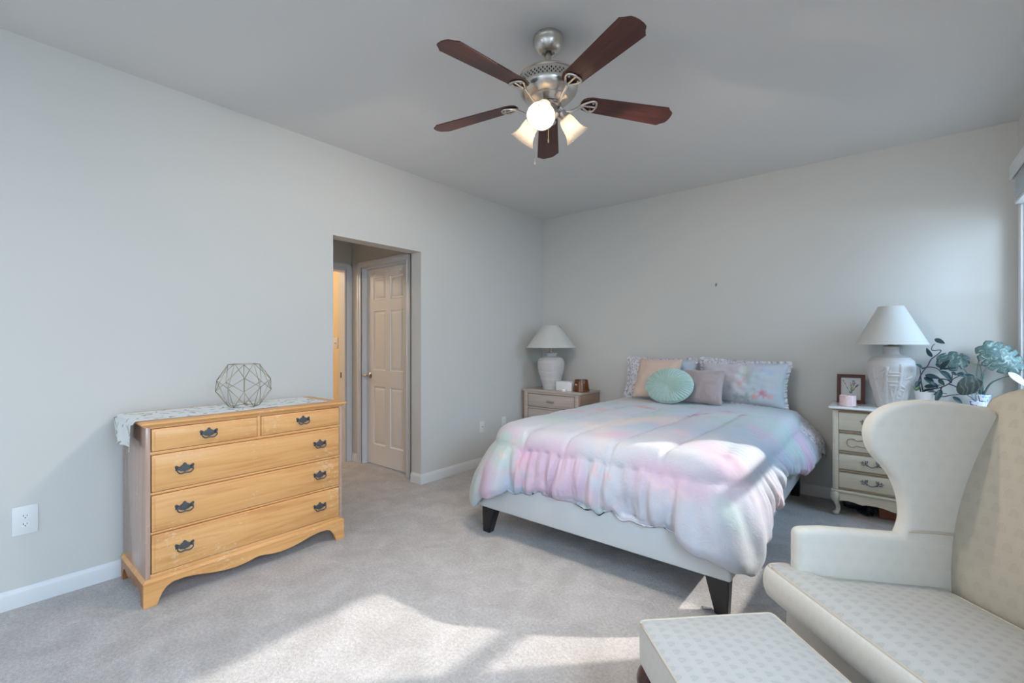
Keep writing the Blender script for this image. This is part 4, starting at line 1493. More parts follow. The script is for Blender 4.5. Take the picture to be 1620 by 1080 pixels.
# round pleated cushion
t = thing('round_cushion', 'round mint green pleated cushion in front of the other cushions', 'cushion', (1.735, 3.905, 0.742))
loc_r = Matrix.Translation((1.735, 3.905, 0.742)) @ Matrix.Rotation(R(-22), 4, 'X') @ Matrix.Rotation(R(-3), 4, 'Z')
bm = bmesh.new()
RRX, RRZ, TT = 0.212, 0.156, 0.066
NPL = 46
def rc(u, v):
    th_ = 2 * PI * u
    # v 0..1 : front centre -> rim -> back centre
    ph = v * PI
    r = math.sin(ph) ** 0.95
    y = -math.cos(ph)
    sg = 1 if y > 0 else -1
    y = sg * abs(y) ** 0.8
    pinch = 1 - 0.30 * math.exp(-(r / 0.30) ** 2)
    ripple = 0.030 * math.sin(th_ * NPL + 1.2 * math.sin(th_ * 3)) * min(1, r * 2.2) * (0.6 + 0.4 * r)
    rr_ = r * (1 + ripple * 0.25)
    yy_ = TT * (y * pinch) * (1 + ripple * 2.6) + 0.004 * noise.noise(Vector((math.cos(th_) * 3, math.sin(th_) * 3, r * 3)))
    flat_b = 1.0
    zz = RRZ * rr_ * math.sin(th_)
    return loc_r @ Vector((RRX * rr_ * math.cos(th_), yy_, zz + RRZ))
grid(bm, NPL * 8, 44, rc, wrap=True)
bmesh.ops.remove_doubles(bm, verts=bm.verts, dist=1e-5)
cu = finish('cushion_body', bm, M['mint'], t, smooth=180)
bm = bmesh.new()
tube(bm, [loc_r @ Vector((RRX * 1.0 * math.cos(2 * PI * i / 48), 0, RRZ + RRZ * 1.0 * math.sin(2 * PI * i / 48))) for i in range(49)], 0.006, 8, 2)
finish('piping', bm, M['mint'], t, smooth=180)

# ------------------------------------------------------------------ left nightstand (whitewashed oak)
NX0, NX1, NY0, NY1, NZ = 0.03, 0.785, 4.06, 4.475, 0.745
t = thing('nightstand', 'greyish whitewashed oak nightstand in the corner left of the bed', 'nightstand', ((NX0 + NX1) / 2, (NY0 + NY1) / 2, 0))
bm = bmesh.new(); box(bm, NX0, NX1, NY0, NY1, NZ - 0.024, NZ, 0.003)
finish('nightstand_top', bm, M['oak'], t, smooth=30)
for x0, x1 in ((NX0 + 0.006, NX0 + 0.026), (NX1 - 0.026, NX1 - 0.006)):
    bm = bmesh.new(); box(bm, x0, x1, NY0 + 0.006, NY1 - 0.005, 0.0, NZ - 0.0245, 0.001)
    finish('side_panel', bm, M['oak_side'], t, smooth=30)
bm = bmesh.new()
for x0, x1, z0, z1 in ((NX0 + 0.0265, NX0 + 0.07, 0.0, 0.72), (NX1 - 0.07, NX1 - 0.0265, 0.0, 0.72), (NX0 + 0.07, NX1 - 0.07, 0.70, 0.72), (NX0 + 0.07, NX1 - 0.07, 0.535, 0.553), (NX0 + 0.07, NX1 - 0.07, 0.335, 0.353), (NX0 + 0.07, NX1 - 0.07, 0.05, 0.12)):
    box(bm, x0, x1, NY0 + 0.004, NY0 + 0.024, z0, z1, 0.001)
finish('face_frame', bm, M['oak'], t, smooth=30)
finish('carcass', B(NX0 + 0.0265, NX1 - 0.0265, NY0 + 0.028, NY1 - 0.01, 0.06, 0.715), M['gap_shade_wood'], t, smooth=0)  # dark core colour makes the grooves round the drawers look shaded
for z0, z1 in ((0.558, 0.695), (0.358, 0.530), (0.125, 0.330)):
    bm = bmesh.new()
    box(bm, NX0 + 0.078, NX1 - 0.078, NY0 + 0.008, NY0 + 0.027, z0, z1, 0.003)
    box(bm, NX0 + 0.096, NX1 - 0.096, NY0 + 0.002, NY0 + 0.009, z0 + 0.018, z1 - 0.018, 0.0025)
    d = finish('drawer', bm, M['oak'], t, smooth=30)
    bm = bmesh.new()
    tube(bm, [(0.365, NY0 + 0.002, (z0 + z1) / 2 - 0.005), (0.375, NY0 - 0.012, (z0 + z1) / 2 - 0.003), (0.41, NY0 - 0.018, (z0 + z1) / 2), (0.445, NY0 - 0.012, (z0 + z1) / 2 - 0.003), (0.455, NY0 + 0.002, (z0 + z1) / 2 - 0.005)], [0.006, 0.0075, 0.008, 0.0075, 0.006], 10)
    finish('drawer_pull', bm, M['gold'], d, smooth=60)


# table lamps
def shade(bm, cx, cy, z0, z1, r0, r1, seg=64):
    lathe(bm, [(r0, z0), (r1, z1), (r1 - 0.0015, z1 - 0.001), (r0 - 0.0015, z0 + 0.001)], cx, cy, seg, cap=False)
    rg = bm.verts
    # close inner/outer rims
    vs = list(bm.verts)[-4 * seg:]
    a, d_ = vs[0:seg], vs[3 * seg:4 * seg]
    for i in range(seg):
        j = (i + 1) % seg
        bm.faces.new((a[j], a[i], d_[i], d_[j]))


LX, LY = 0.318, 4.21
t = thing('table_lamp', 'off-white table lamp with ribbed jar base on the grey oak nightstand', 'lamp', (LX, LY, NZ))
bm = bmesh.new()
pf = [(0.0, NZ), (0.083, NZ), (0.086, NZ + 0.006)]
key = [(0.0, 0.086), (0.05, 0.094), (0.12, 0.118), (0.19, 0.139), (0.25, 0.149), (0.29, 0.150), (0.325, 0.143), (0.345, 0.125), (0.36, 0.09), (0.368, 0.062), (0.375, 0.057)]
for i in range(1, 90):
    h = 0.006 + i / 90 * 0.366
    r = lerpkeys(h, key)
    if 0.02 < h < 0.335:
        r += 0.0018 * math.sin(h * 620)
    pf.append((r, NZ + h))
pf += [(0.057, NZ + 0.380), (0.066, NZ + 0.388), (0.069, NZ + 0.396), (0.062, NZ + 0.404), (0.0, NZ + 0.406)]
lathe(bm, pf, LX, LY, 56)
finish('lamp_base', bm, M['plaster'], t, smooth=60)
bm = bmesh.new()
lathe(bm, [(0.012, NZ + 0.405), (0.026, NZ + 0.408), (0.024, NZ + 0.42), (0.010, NZ + 0.424), (0.010, NZ + 0.448), (0.016, NZ + 0.45), (0.016, NZ + 0.51), (0.0, NZ + 0.512)], LX, LY, 24)
finish('lamp_socket', bm, M['gold'], t, smooth=40)
bm = bmesh.new()
zt_l = 1.450
tube(bm, [(LX - 0.016, LY, NZ + 0.44), (LX - 0.055, LY, NZ + 0.55), (LX - 0.03, LY, zt_l - 0.015), (LX, LY, zt_l - 0.003), (LX + 0.03, LY, zt_l - 0.015), (LX + 0.055, LY, NZ + 0.55), (LX + 0.016, LY, NZ + 0.44)], 0.0018, 6)
for k in range(3):
    a = 2 * PI * k / 3
    tube(bm, [(LX, LY, zt_l - 0.006), (LX + 0.094 * math.cos(a), LY + 0.094 * math.sin(a), zt_l - 0.006)], 0.0015, 6, 1, smooth=False)
lathe(bm, [(0.0, zt_l - 0.006), (0.006, zt_l - 0.006), (0.006, zt_l + 0.002), (0.0, zt_l + 0.004)], LX, LY, 12)
finish('harp', bm, M['gold'], t, smooth=60)
bm = bmesh.new(); shade(bm, LX, LY, 1.205, zt_l, 0.277, 0.095)
finish('lamp_shade', bm, M['linen'], t, smooth=40)

LX, LY = 3.232, 4.300
CT = 0.795
t = thing('table_lamp', 'white table lamp with embossed bamboo jar base on the cream dresser', 'lamp', (LX, LY, CT))
bm = bmesh.new()
key = [(0.0, 0.084), (0.03, 0.087), (0.10, 0.104), (0.18, 0.123), (0.25, 0.136), (0.30, 0.138), (0.335, 0.131), (0.358, 0.112), (0.372, 0.083), (0.382, 0.055), (0.392, 0.047), (0.41, 0.046), (0.44, 0.046)]
stalks = [(-1.9, 0.03, -1.75, 0.30, 0.012), (-1.2, 0.10, -1.15, 0.32, 0.010), (-1.55, 0.0, -1.35, 0.16, 0.009), (-1.35, 0.0, -1.6, 0.14, 0.009), (-2.25, 0.05, -2.4, 0.29, 0.012), (-1.0, 0.05, -0.7, 0.2, 0.010), (-0.6, 0.02, -0.5, 0.31, 0.012), (-2.0, 0.12, -1.8, 0.17, 0.008)] 
bars = [(0.255, -1.75, -1.15), (0.235, -1.75, -1.15), (0.19, -1.70, -1.2), (0.165, -1.65, -1.2), (0.075, -1.3, -0.9)]
lvs = [(-1.85, 0.27, 0.6), (-1.78, 0.25, 1.2), (-1.70, 0.255, 0.9), (-1.92, 0.21, 2.4), (-1.35, 0.115, 0.9), (-1.28, 0.10, 1.6), (-1.2, 0.11, 2.2), (-1.05, 0.16, 2.6), (-1.0, 0.13, 2.8), (-1.4, 0.13, 2.5), (-2.3, 0.2, 0.6), (-0.8, 0.25, 1.2), (-0.75, 0.22, 0.4)]
def vase(u, v):
    a = 2 * PI * u - PI; h = 0.44 * v
    r = lerpkeys(h, key)
    dr = 0.0
    if h < 0.36:
        for (a0, h0, a1, h1, w) in stalks:
            if min(h0, h1) < h < max(h0, h1):
                k = (h - h0) / (h1 - h0); ac = a0 + (a1 - a0) * k
                dd = (a - ac) * r / w
                if abs(dd) < 1:
                    dr = max(dr, 0.0055 * math.sqrt(1 - dd * dd))
        for (hb, a0, a1) in bars:
            dd = (h - hb) / 0.007
            if abs(dd) < 1 and a0 < a < a1:
                dr = max(dr, 0.0045 * math.sqrt(1 - dd * dd))
        for (al, hl, an) in lvs:
            dx = (a - al) * r; dz = h - hl
            e = dx * math.cos(an) + dz * math.sin(an); f = -dx * math.sin(an) + dz * math.cos(an)
            if abs(e) < 0.028:
                wq = 0.008 * (1 - (e / 0.028) ** 2)
                if abs(f) < wq:
                    dr = max(dr, 0.006 * (1 - abs(f) / wq) ** 0.5)
    r += dr
    return (LX + r * math.cos(a), LY + r * math.sin(a), CT + h)
grid(bm, 300, 150, vase, wrap=True)
lathe(bm, [(0.0, CT + 0.001), (0.084, CT + 0.0005)], LX, LY, 40, cap=False)
finish('lamp_base', bm, M['plaster'], t, smooth=180)
bm = bmesh.new()
lathe(bm, [(0.0, CT + 0.439), (0.046, CT + 0.440), (0.043, CT + 0.446), (0.02, CT + 0.450), (0.014, CT + 0.455), (0.014, CT + 0.54), (0.0, CT + 0.541)], LX, LY, 24)
finish('lamp_socket', bm, M['gold'], t, smooth=40)
bm = bmesh.new()
zt_l = 1.525
tube(bm, [(LX - 0.014, LY, CT + 0.46), (LX - 0.05, LY, CT + 0.56), (LX - 0.03, LY, zt_l - 0.015), (LX, LY, zt_l - 0.003), (LX + 0.03, LY, zt_l - 0.015), (LX + 0.05, LY, CT + 0.56), (LX + 0.014, LY, CT + 0.46)], 0.0018, 6)
for k in range(3):
    a = 2 * PI * k / 3
    tube(bm, [(LX, LY, zt_l - 0.006), (LX + 0.073 * math.cos(a), LY + 0.073 * math.sin(a), zt_l - 0.006)], 0.0015, 6, 1, smooth=False)
finish('harp', bm, M['gold'], t, smooth=60)
bm = bmesh.new(); shade(bm, LX, LY, 1.250, zt_l, 0.2095, 0.0745) if False else shade(bm, LX, LY, 1.250, zt_l, 0.209 + 0.0, 0.074)
sh_r = finish('lamp_shade', bm, M['linen'], t, smooth=40)

# items on the left nightstand
t = thing('tealight_holder', 'rectangular white textured holder beside the lamp on the grey oak nightstand', 'candle holder', (0.535, 4.16, NZ))
bm = bmesh.new()
outl = [(0.438, NZ), (0.632, NZ), (0.634, NZ + 0.085), (0.60, NZ + 0.104), (0.585, NZ + 0.092), (0.56, NZ + 0.106), (0.52, NZ + 0.098), (0.47, NZ + 0.104), (0.438, NZ + 0.098)]
prism(bm, outl, fxz, 4.13, 4.19, 0.004, 2)
finish('holder_body', bm, M['ceramic_rel'], t, smooth=50)
bm = bmesh.new()
lathe(bm, [(0.0, NZ), (0.028, NZ), (0.028, NZ + 0.022), (0.024, NZ + 0.03), (0.0, NZ + 0.034)], 0.555, 4.105, 20)
finish('tealight', bm, M['potwhite'], t, smooth=40)
t = thing('candle_jar', 'amber glass candle jar tapering upward on the grey oak nightstand', 'candle', (0.735, 4.19, NZ))
bm = bmesh.new()
lathe(bm, [(0.0, NZ), (0.080, NZ), (0.087, NZ + 0.006), (0.086, NZ + 0.018), (0.070, NZ + 0.124), (0.066, NZ + 0.127), (0.064, NZ + 0.122), (0.072, NZ + 0.06), (0.0, NZ + 0.055)], 0.715, 4.195, 40)
finish('glass_jar', bm, M['amber'], t, smooth=40)
bm = bmesh.new()
for (dx, z) in ((-0.006, 0.078),):
    a = R(-90 - 12) + dx * 12; rr_ = 0.0885 - z * 0.148
    c = Vector((0.715 + rr_ * math.cos(a), 4.195 + rr_ * math.sin(a), NZ + z))
    bmesh.ops.create_icosphere(bm, subdivisions=2, radius=1, matrix=Matrix.Translation(c) @ Matrix.Rotation(a, 4, 'Z') @ Matrix.Diagonal((0.0015, 0.020, 0.010, 1)))
finish('label', bm, M['amber_label'], t, smooth=60)
t = thing('small_dish', 'tiny dark-rimmed white dish right of the amber candle jar', 'dish', (0.755, 4.33, NZ))
bm = bmesh.new(); lathe(bm, [(0.0, NZ), (0.020, NZ), (0.026, NZ + 0.008), (0.024, NZ + 0.009), (0.018, NZ + 0.003), (0.0, NZ + 0.003)], 0.755, 4.33, 24)
finish('dish_body', bm, M['potwhite'], t, smooth=60)
bm = bmesh.new()
tube(bm, [(0.755 + 0.025 * math.cos(2 * PI * i / 20), 4.33 + 0.025 * math.sin(2 * PI * i / 20), NZ + 0.0095) for i in range(21)], 0.0013, 6, 2)
finish('dish_rim', bm, M['black'], t, smooth=60)

# ------------------------------------------------------------------ cream chest on the right
def scroll_handle(cx, y, z, parent, w=0.15):
    """foliate bail pull in dark pewter"""
    bm = bmesh.new()
    f = lambda dx, dz, dy=0.0: (cx + dx * w / 0.15, y - dy, z + dz)
    tube(bm, [f(-0.036, 0.008, 0.006), f(-0.026, -0.006, 0.012), f(-0.010, -0.016, 0.015), f(0.0, -0.018, 0.016), f(0.010, -0.016, 0.015), f(0.026, -0.006, 0.012), f(0.036, 0.008, 0.006)], [0.002, 0.0028, 0.0032, 0.0036, 0.0032, 0.0028, 0.002], 8, 5)
    for s in (-1, 1):
        for pts in ([(0.034, -0.004), (0.040, 0.006), (0.036, 0.018), (0.042, 0.024)], [(0.036, 0.0), (0.050, 0.006), (0.060, 0.002), (0.075, 0.008)], [(0.036, -0.002), (0.045, -0.010), (0.056, -0.008), (0.066, -0.012)], [(0.032, 0.002), (0.026, 0.010), (0.028, 0.020), (0.020, 0.024)], [(0.052, 0.003), (0.058, 0.012), (0.052, 0.018)], [(0.034, -0.002), (0.030, -0.012), (0.024, -0.016)]):
            tube(bm, [f(s * a, b, 0.003) for a, b in pts], [0.0018, 0.0042, 0.0038, 0.001], 6, 4, flat=0.6)
        bmesh.ops.create_icosphere(bm, subdivisions=2, radius=0.006, matrix=Matrix.Translation(f(s * 0.036, 0.004, 0.004)))
    return finish('handle', bm, M['pewter'], parent, smooth=60)


KX0, KX1, KY0, KY1 = 2.900, 3.745, 4.105, 4.478
t = thing('cream_dresser', 'cream painted chest with four drawers and curved legs, right of the bed', 'dresser', ((KX0 + KX1) / 2, (KY0 + KY1) / 2, 0))
bm = bmesh.new(); box(bm, KX0 + 0.012, KX1 - 0.012, KY0 + 0.018, KY1, 0.16, 0.770, 0.0)
finish('carcass', bm, M['cream_wood'], t, smooth=0)
# top: serpentine-cornered slab with gilt lower moulding
def top_ring(off, z, bmv):
    x0, x1, y0, y1 = KX0 - off, KX1 + off, KY0 - off, KY1
    c = 0.03
    pts = [(x0, y1), (x0, y0 + c), (x0 + 0.006, y0 + c * 0.5), (x0 + c * 0.5, y0 + 0.006), (x0 + c, y0), (x0 + 0.12, y0 + 0.004), ((x0 + x1) / 2, y0 - 0.012), (x1 - 0.12, y0 + 0.004), (x1 - c, y0), (x1 - c * 0.5, y0 + 0.006), (x1 - 0.006, y0 + c * 0.5), (x1, y0 + c), (x1, y1)]
    return [bmv.verts.new((a, b, z)) for a, b in pts]
for nm, prof, mat in (('top_moulding', [(0.0, 0.7705), (0.006, 0.7705), (0.010, 0.775), (0.018, 0.780), (0.0, 0.7805)], 'gilt'), ('dresser_top', [(0.012, 0.781), (0.026, 0.781), (0.029, 0.786), (0.026, 0.791), (0.018, 0.7947), (0.0, 0.795)], 'marble_top')):
    bm = bmesh.new(); rs = [top_ring(o_, z, bm) for o_, z in prof]
    for a, b in zip(rs, rs[1:]):
        for i in range(len(a)):
            bm.faces.new((a[i], a[(i + 1) % len(a)], b[(i + 1) % len(a)], b[i]))
    bm.faces.new(rs[0][::-1]); bm.faces.new(rs[-1])
    finish(nm, bm, M[mat], t, smooth=30)
# canted corner stiles with groove
for x0, x1 in ((KX0, KX0 + 0.036), (KX1 - 0.036, KX1)):
    bm = bmesh.new()
    box(bm, x0, x1, KY0, KY0 + 0.03, 0.19, 0.770, 0.004)
    box(bm, x0 + 0.008, x1 - 0.014, KY0 - 0.003, KY0 + 0.01, 0.215, 0.755, 0.003)
    finish('corner_stile', bm, M['cream_wood'], t, smooth=30)
ds = [(0.628, 0.755), (0.480, 0.600), (0.345, 0.452), (0.210, 0.318)]
bm = bmesh.new()
for z in (0.614, 0.466, 0.3315, 0.2035, 0.7625):
    box(bm, KX0 + 0.0365, KX1 - 0.0365, KY0 + 0.004, KY0 + 0.0178, z - 0.0065, z + 0.0065, 0.003)
    box(bm, KX0 + 0.0365, KX1 - 0.0365, KY0 + 0.0, KY0 + 0.010, z - 0.002, z + 0.0045, 0.002)
finish('gilt_rails', bm, M['gilt'], t, smooth=30)
XM = (KX0 + KX1) / 2
for k, (z0, z1) in enumerate(ds):
    bm = bmesh.new()
    box(bm, KX0 + 0.038, KX1 - 0.038, KY0 + 0.001, KY0 + 0.0178, z0, z1, 0.003, 3)
    d = finish('drawer', bm, M['cream_wood'], t, smooth=30)
    for hx in (3.128, 2 * XM - 3.128):
        if k != 1:
            scroll_handle(hx, KY0 + 0.001, (z0 + z1) / 2 + 0.004, d, 0.142)
        else:
            zc = (z0 + z1) / 2
            half = [(0.0, 0.026), (0.05, 0.024), (0.085, 0.018), (0.098, 0.026), (0.118, 0.030), (0.138, 0.020), (0.143, 0.0)]
            q = half + [(a, -b) for a, b in half[-2::-1]]
            full = q + [(-a, b) for a, b in q[-2:0:-1]]
            bm = bmesh.new()
            tube(bm, [(hx + a, KY0 - 0.001, zc + b) for a, b in full] + [(hx + full[0][0], KY0 - 0.001, zc + full[0][1])], 0.0042, 8, 4, flat=0.8)
            finish('gilt_scroll', bm, M['gilt'], d, smooth=60)
            bm = bmesh.new()
            for i in range(10):
                a = 2 * PI * i / 10
                bmesh.ops.create_icosphere(bm, subdivisions=2, radius=1, matrix=Matrix.Translation((hx + 0.012 * math.cos(a), KY0 - 0.005, zc + 0.012 * math.sin(a))) @ Matrix.Rotation(-a, 4, 'Y') @ Matrix.Diagonal((0.006, 0.004, 0.0035, 1)))
            bmesh.ops.create_icosphere(bm, subdivisions=2, radius=0.0065, matrix=Matrix.Translation((hx, KY0 - 0.009, zc)))
            finish('rosette_knob', bm, M['pewter'], d, smooth=60)
# base moulding and scalloped apron
bm = bmesh.new()
box(bm, KX0 - 0.010, KX1 + 0.010, KY0 - 0.010, KY1, 0.170, 0.189, 0.005, 3)
finish('base_moulding', bm, M['cream_wood'], t, smooth=40)
Lk = KX1 - KX0
low = [(0.040, 0.110), (0.060, 0.116), (0.090, 0.119), (0.125, 0.116), (0.155, 0.107), (0.175, 0.103), (0.195, 0.110), (0.22, 0.114), (0.26, 0.112), (0.30, 0.105), (0.35, 0.093), (Lk / 2, 0.088)]
full = low + [(Lk - a, b) for a, b in low[-2::-1]]
bm = bmesh.new()
prism(bm, [(KX0 + a, b) for a, b in full] + [(KX1 - 0.04, 0.1698), (KX0 + 0.04, 0.1698)], fxz, KY0 - 0.002, KY0 + 0.016, 0.0015, 1)
finish('apron', bm, M['cream_wood'], t, smooth=25)
for x in (KX0 + 0.004, KX1 - 0.020):
    bm = bmesh.new(); box(bm, x, x + 0.016, KY0 + 0.04, KY1 - 0.04, 0.11, 0.1698, 0.001)
    finish('side_apron', bm, M['cream_wood'], t, smooth=25)
bm = bmesh.new()
for s in (-1, 1):
    tube(bm, [(XM, KY0 - 0.004, 0.140), (XM + s * 0.015, KY0 - 0.006, 0.146), (XM + s * 0.03, KY0 - 0.006, 0.140), (XM + s * 0.045, KY0 - 0.004, 0.146)], [0.003, 0.004, 0.003, 0.001], 6, 4, flat=0.6)
    tube(bm, [(XM, KY0 - 0.004, 0.138), (XM + s * 0.012, KY0 - 0.006, 0.128), (XM + s * 0.008, KY0 - 0.005, 0.118)], [0.003, 0.004, 0.001], 6, 4, flat=0.6)
finish('carved_motif', bm, M['gilt'], t, smooth=60)
# cabriole legs with scroll feet
for (fx, fy, sx, sy) in ((KX0 + 0.012, KY0 + 0.008, -1, -1), (KX1 - 0.012, KY0 + 0.008, 1, -1), (KX0 + 0.012, KY1 - 0.035, -1, 0), (KX1 - 0.012, KY1 - 0.035, 1, 0)):
    bm = bmesh.new()
    k = 0.6 if sy else 0
    pts = [(0.0, 0.0, 0.169), (0.010, 0.010, 0.150), (0.012, 0.012, 0.125), (0.003, 0.003, 0.095), (-0.008, -0.008, 0.062), (-0.006, -0.006, 0.035), (0.004, 0.004, 0.017)]
    tube(bm, [(fx + sx * a - sx * 0.012, fy + (sy * b if sy else 0) - sy * 0.012, z) for a, b, z in pts], [0.029, 0.030, 0.026, 0.018, 0.0135, 0.0145, 0.017], 16, 6)
    c = Vector((fx + sx * -0.006, fy + sy * -0.004, 0.0165))
    bmesh.ops.create_uvsphere(bm, u_segments=16, v_segments=10, radius=1, matrix=Matrix.Translation(c) @ Matrix.Diagonal((0.021, 0.019, 0.0165, 1)))
    # scroll ridge
    tube(bm, [(c.x - sx * 0.006, c.y + sy * 0.013, 0.15), (c.x + sx * 0.006, c.y + sy * 0.017, 0.11), (c.x - sx * 0.004, c.y + sy * 0.008, 0.07), (c.x - sx * 0.004, c.y + sy * 0.010, 0.04), (c.x + sx * 0.006, c.y + sy * 0.019, 0.022)], 0.0035, 8, 6)
    finish('leg', bm, M['cream_wood'], t, smooth=180)

# things under the chest
t = thing('storage_box', 'flat terracotta-brown box pushed under the cream painted chest', 'box', (3.33, 4.34, 0))
bm = bmesh.new(); box(bm, 3.165, 3.50, 4.24, 4.45, 0.0, 0.088, 0.004); finish('box_body', bm, M['terracotta'], t, smooth=30)
bm = bmesh.new(); box(bm, 3.160, 3.505, 4.235, 4.455, 0.0885, 0.103, 0.003); finish('box_lid', bm, M['terracotta'], t, smooth=30)
t = thing('electric_appliance', 'dark black appliance and cord lying under the cream painted chest', 'appliance', (3.04, 4.30, 0))
bm = bmesh.new()
tube(bm, [(2.955, 4.30, 0.048), (2.99, 4.30, 0.052), (3.05, 4.31, 0.048), (3.09, 4.32, 0.044)], [0.030, 0.040, 0.036, 0.030], 20, 5)
tube(bm, [(3.03, 4.30, 0.03), (3.06, 4.26, 0.016), (3.10, 4.22, 0.014)], [0.016, 0.014, 0.013], 12)
finish('appliance_body', bm, M['cable'], t, smooth=60)
bm = bmesh.new()
pts = []
for i in range(50):
    a = i * 0.5
    pts.append((3.10 + 0.028 * math.cos(a) + i * 0.0004, 4.235 + 0.03 * math.sin(a), 0.007 + 0.0018 * i * 0.6))
tube(bm, pts, 0.0045, 8, 3)
finish('power_cord', bm, M['cable'], t, smooth=60)

# framed botanical print
t = thing('picture_frame', 'small cherry wood frame with a wildflower print leaning on the cream dresser', 'picture frame', (2.992, 4.44, CT))
lean = Matrix.Translation((2.992, 4.400, CT + 0.0005)) @ Matrix.Rotation(R(-8), 4, 'X')
def Lf_(x, y, z): return lean @ Vector((x, y, z))
FW, FH, FB = 0.176, 0.222, 0.026
bm = bmesh.new()
for x0, x1, z0, z1 in ((-FW / 2, -FW / 2 + FB, 0, FH), (FW / 2 - FB, FW / 2, 0, FH), (-FW / 2 + FB, FW / 2 - FB, 0, FB), (-FW / 2 + FB, FW / 2 - FB, FH - FB, FH)):
    vs = box(bm, x0, x1, -0.009, 0.009, z0, z1, 0.0)
bmesh.ops.transform(bm, matrix=lean, verts=bm.verts)
finish('frame_moulding', bm, M['frame_wood'], t, smooth=30)
bm = bmesh.new()
grid(bm, 150, 190, lambda u, v: Lf_(-FW / 2 + FB - 0.001 + (FW - 2 * FB + 0.002) * u, -0.002, FB - 0.001 + (FH - 2 * FB + 0.002) * v))
pic = finish('botanical_print', bm, M['artprint'], t, smooth=180)
rp = random.Random(3)
marks = []
for i in range(11):
    x0, z0 = rp.uniform(-0.006, 0.006), 0.075
    x1, z1 = rp.uniform(-0.05, 0.05), rp.uniform(0.115, 0.180)
    marks.append((x0, z0, x1, z1, (0.22, 0.28, 0.22)))
fl = []
for (a, b, c, d, e) in marks:
    fl.append((c, d, rp.uniform(0.005, 0.009), rp.choice([(0.12, 0.13, 0.32), (0.66, 0.46, 0.18), (0.20, 0.22, 0.42), (0.5, 0.36, 0.30), (0.25, 0.30, 0.30)])))
inv = lean.inverted()
def pic_col(p):
    q = inv @ p
    x, z = q.x, q.z
    c = (0.66, 0.67, 0.66)
    for (a, b, cc_, dd, col) in marks:
        vx, vz = cc_ - a, dd - b
        u = ((x - a) * vx + (z - b) * vz) / (vx * vx + vz * vz)
        if 0 < u < 1:
            dx, dz = x - a - u * vx, z - b - u * vz
            if math.hypot(dx, dz) < 0.0009 + 0.0022 * max(0, math.sin(u * 18)):
                c = col
    for (a, b, r, col) in fl:
        an = math.atan2(z - b, x - a)
        if math.hypot(x - a, z - b) < r * (0.75 + 0.25 * math.sin(an * 5)):
            c = col
    return c
me = pic.data
at = me.color_attributes.new('print', 'FLOAT_COLOR', 'POINT')
for i, v in enumerate(me.vertices):
    at.data[i].color = (*pic_col(v.co + CUR), 1)
bm = bmesh.new()
vs = box(bm, -0.02, 0.02, 0.0095, 0.012, 0.02, 0.15, 0)
bmesh.ops.transform(bm, matrix=lean, verts=bm.verts)
box(bm, 2.975, 3.010, 4.440, 4.4435, CT, CT + 0.11, 0)
finish('easel_back', bm, M['black'], t, smooth=30)

# pink candle jar
t = thing('candle_jar', 'short pink frosted candle jar in front of the small cherry frame', 'candle', (2.985, 4.20, CT))
bm = bmesh.new()
lathe(bm, [(0.0, CT), (0.046, CT), (0.051, CT + 0.004), (0.051, CT + 0.072), (0.049, CT + 0.078), (0.046, CT + 0.076), (0.046, CT + 0.060), (0.0, CT + 0.058)], 2.985, 4.205, 40)
finish('jar_glass', bm, M['pink'], t, smooth=40)
bm = bmesh.new(); lathe(bm, [(0.0, CT + 0.0585), (0.0455, CT + 0.0605), (0.0455, CT + 0.064), (0.0, CT + 0.064)], 2.985, 4.205, 30)
finish('wax', bm, M['potwhite'], t, smooth=40)
bm = bmesh.new()
tube(bm, [(2.985, 4.205, CT + 0.064), (2.985, 4.205, CT + 0.082)], 0.0012, 6, 1, smooth=False)
finish('wick', bm, M['black'], t)
t = thing('jewellery_clip', 'small shiny metal clip lying near the front edge of the cream dresser', 'trinket', (3.04, 4.14, CT))
bm = bmesh.new()
tube(bm, [(3.02, 4.135, CT + 0.004), (3.035, 4.128, CT + 0.005), (3.055, 4.132, CT + 0.004), (3.05, 4.145, CT + 0.004), (3.03, 4.148, CT + 0.004)], 0.0035, 8, 4)
finish('clip', bm, M['nickel'], t, smooth=60)


# ------------------------------------------------------------------ plants
def leaf_mesh(base, tip, width, normal, curl=0.15, nseg=12, nw=6, shape=None):
    """oval blade between base and tip; returns bmesh"""
    base, tip = Vector(base), Vector(tip)
    d = tip - base; L = d.length; d.normalize()
    nrm = Vector(normal); nrm = (nrm - d * nrm.dot(d)).normalized()
    side = d.cross(nrm)
    bm = bmesh.new()
    shape = shape or (lambda u: math.sin(PI * min(1, u ** 0.85)) ** 0.75)
    def f(u, v):
        a = (v * 2 - 1)
        w = max(0.001, shape(u)) * width / 2
        bend = -curl * L * (u * u) * 0.8 + curl * L * 0.2 * math.sin(u * PI)
        cup = abs(a) ** 1.5 * w * 0.35
        return base + d * (L * u) + side * (a * w) + nrm * (bend + cup)
    grid(bm, nseg, nw, f)
    return bm


def thick(o, t_=0.0012):
    md = o.modifiers.new('s', 'SOLIDIFY'); md.thickness = t_; md.offset = 0
    return o


def pot(name, x, y, z0, z1, r0, r1, mat, parent):
    bm = bmesh.new()
    lathe(bm, [(0.0, z0), (r0, z0), (r0 + 0.003, z0 + 0.004), (r1, z1 - 0.006), (r1 + 0.001, z1), (r1 - 0.003, z1 + 0.001), (r1 - 0.005, z1 - 0.004), (r1 - 0.006, z1 - 0.013), (0.0, z1 - 0.014)], x, y, 44)
    finish(name, bm, mat, parent, smooth=45)
    bm = bmesh.new()
    rg = lathe(bm, [(0.0, z1 - 0.0135), (r1 * 0.5, z1 - 0.009), (r1 - 0.0065, z1 - 0.0125)], x, y, 24, cap=False)
    finish('soil', bm, M['soil'], parent, smooth=180)


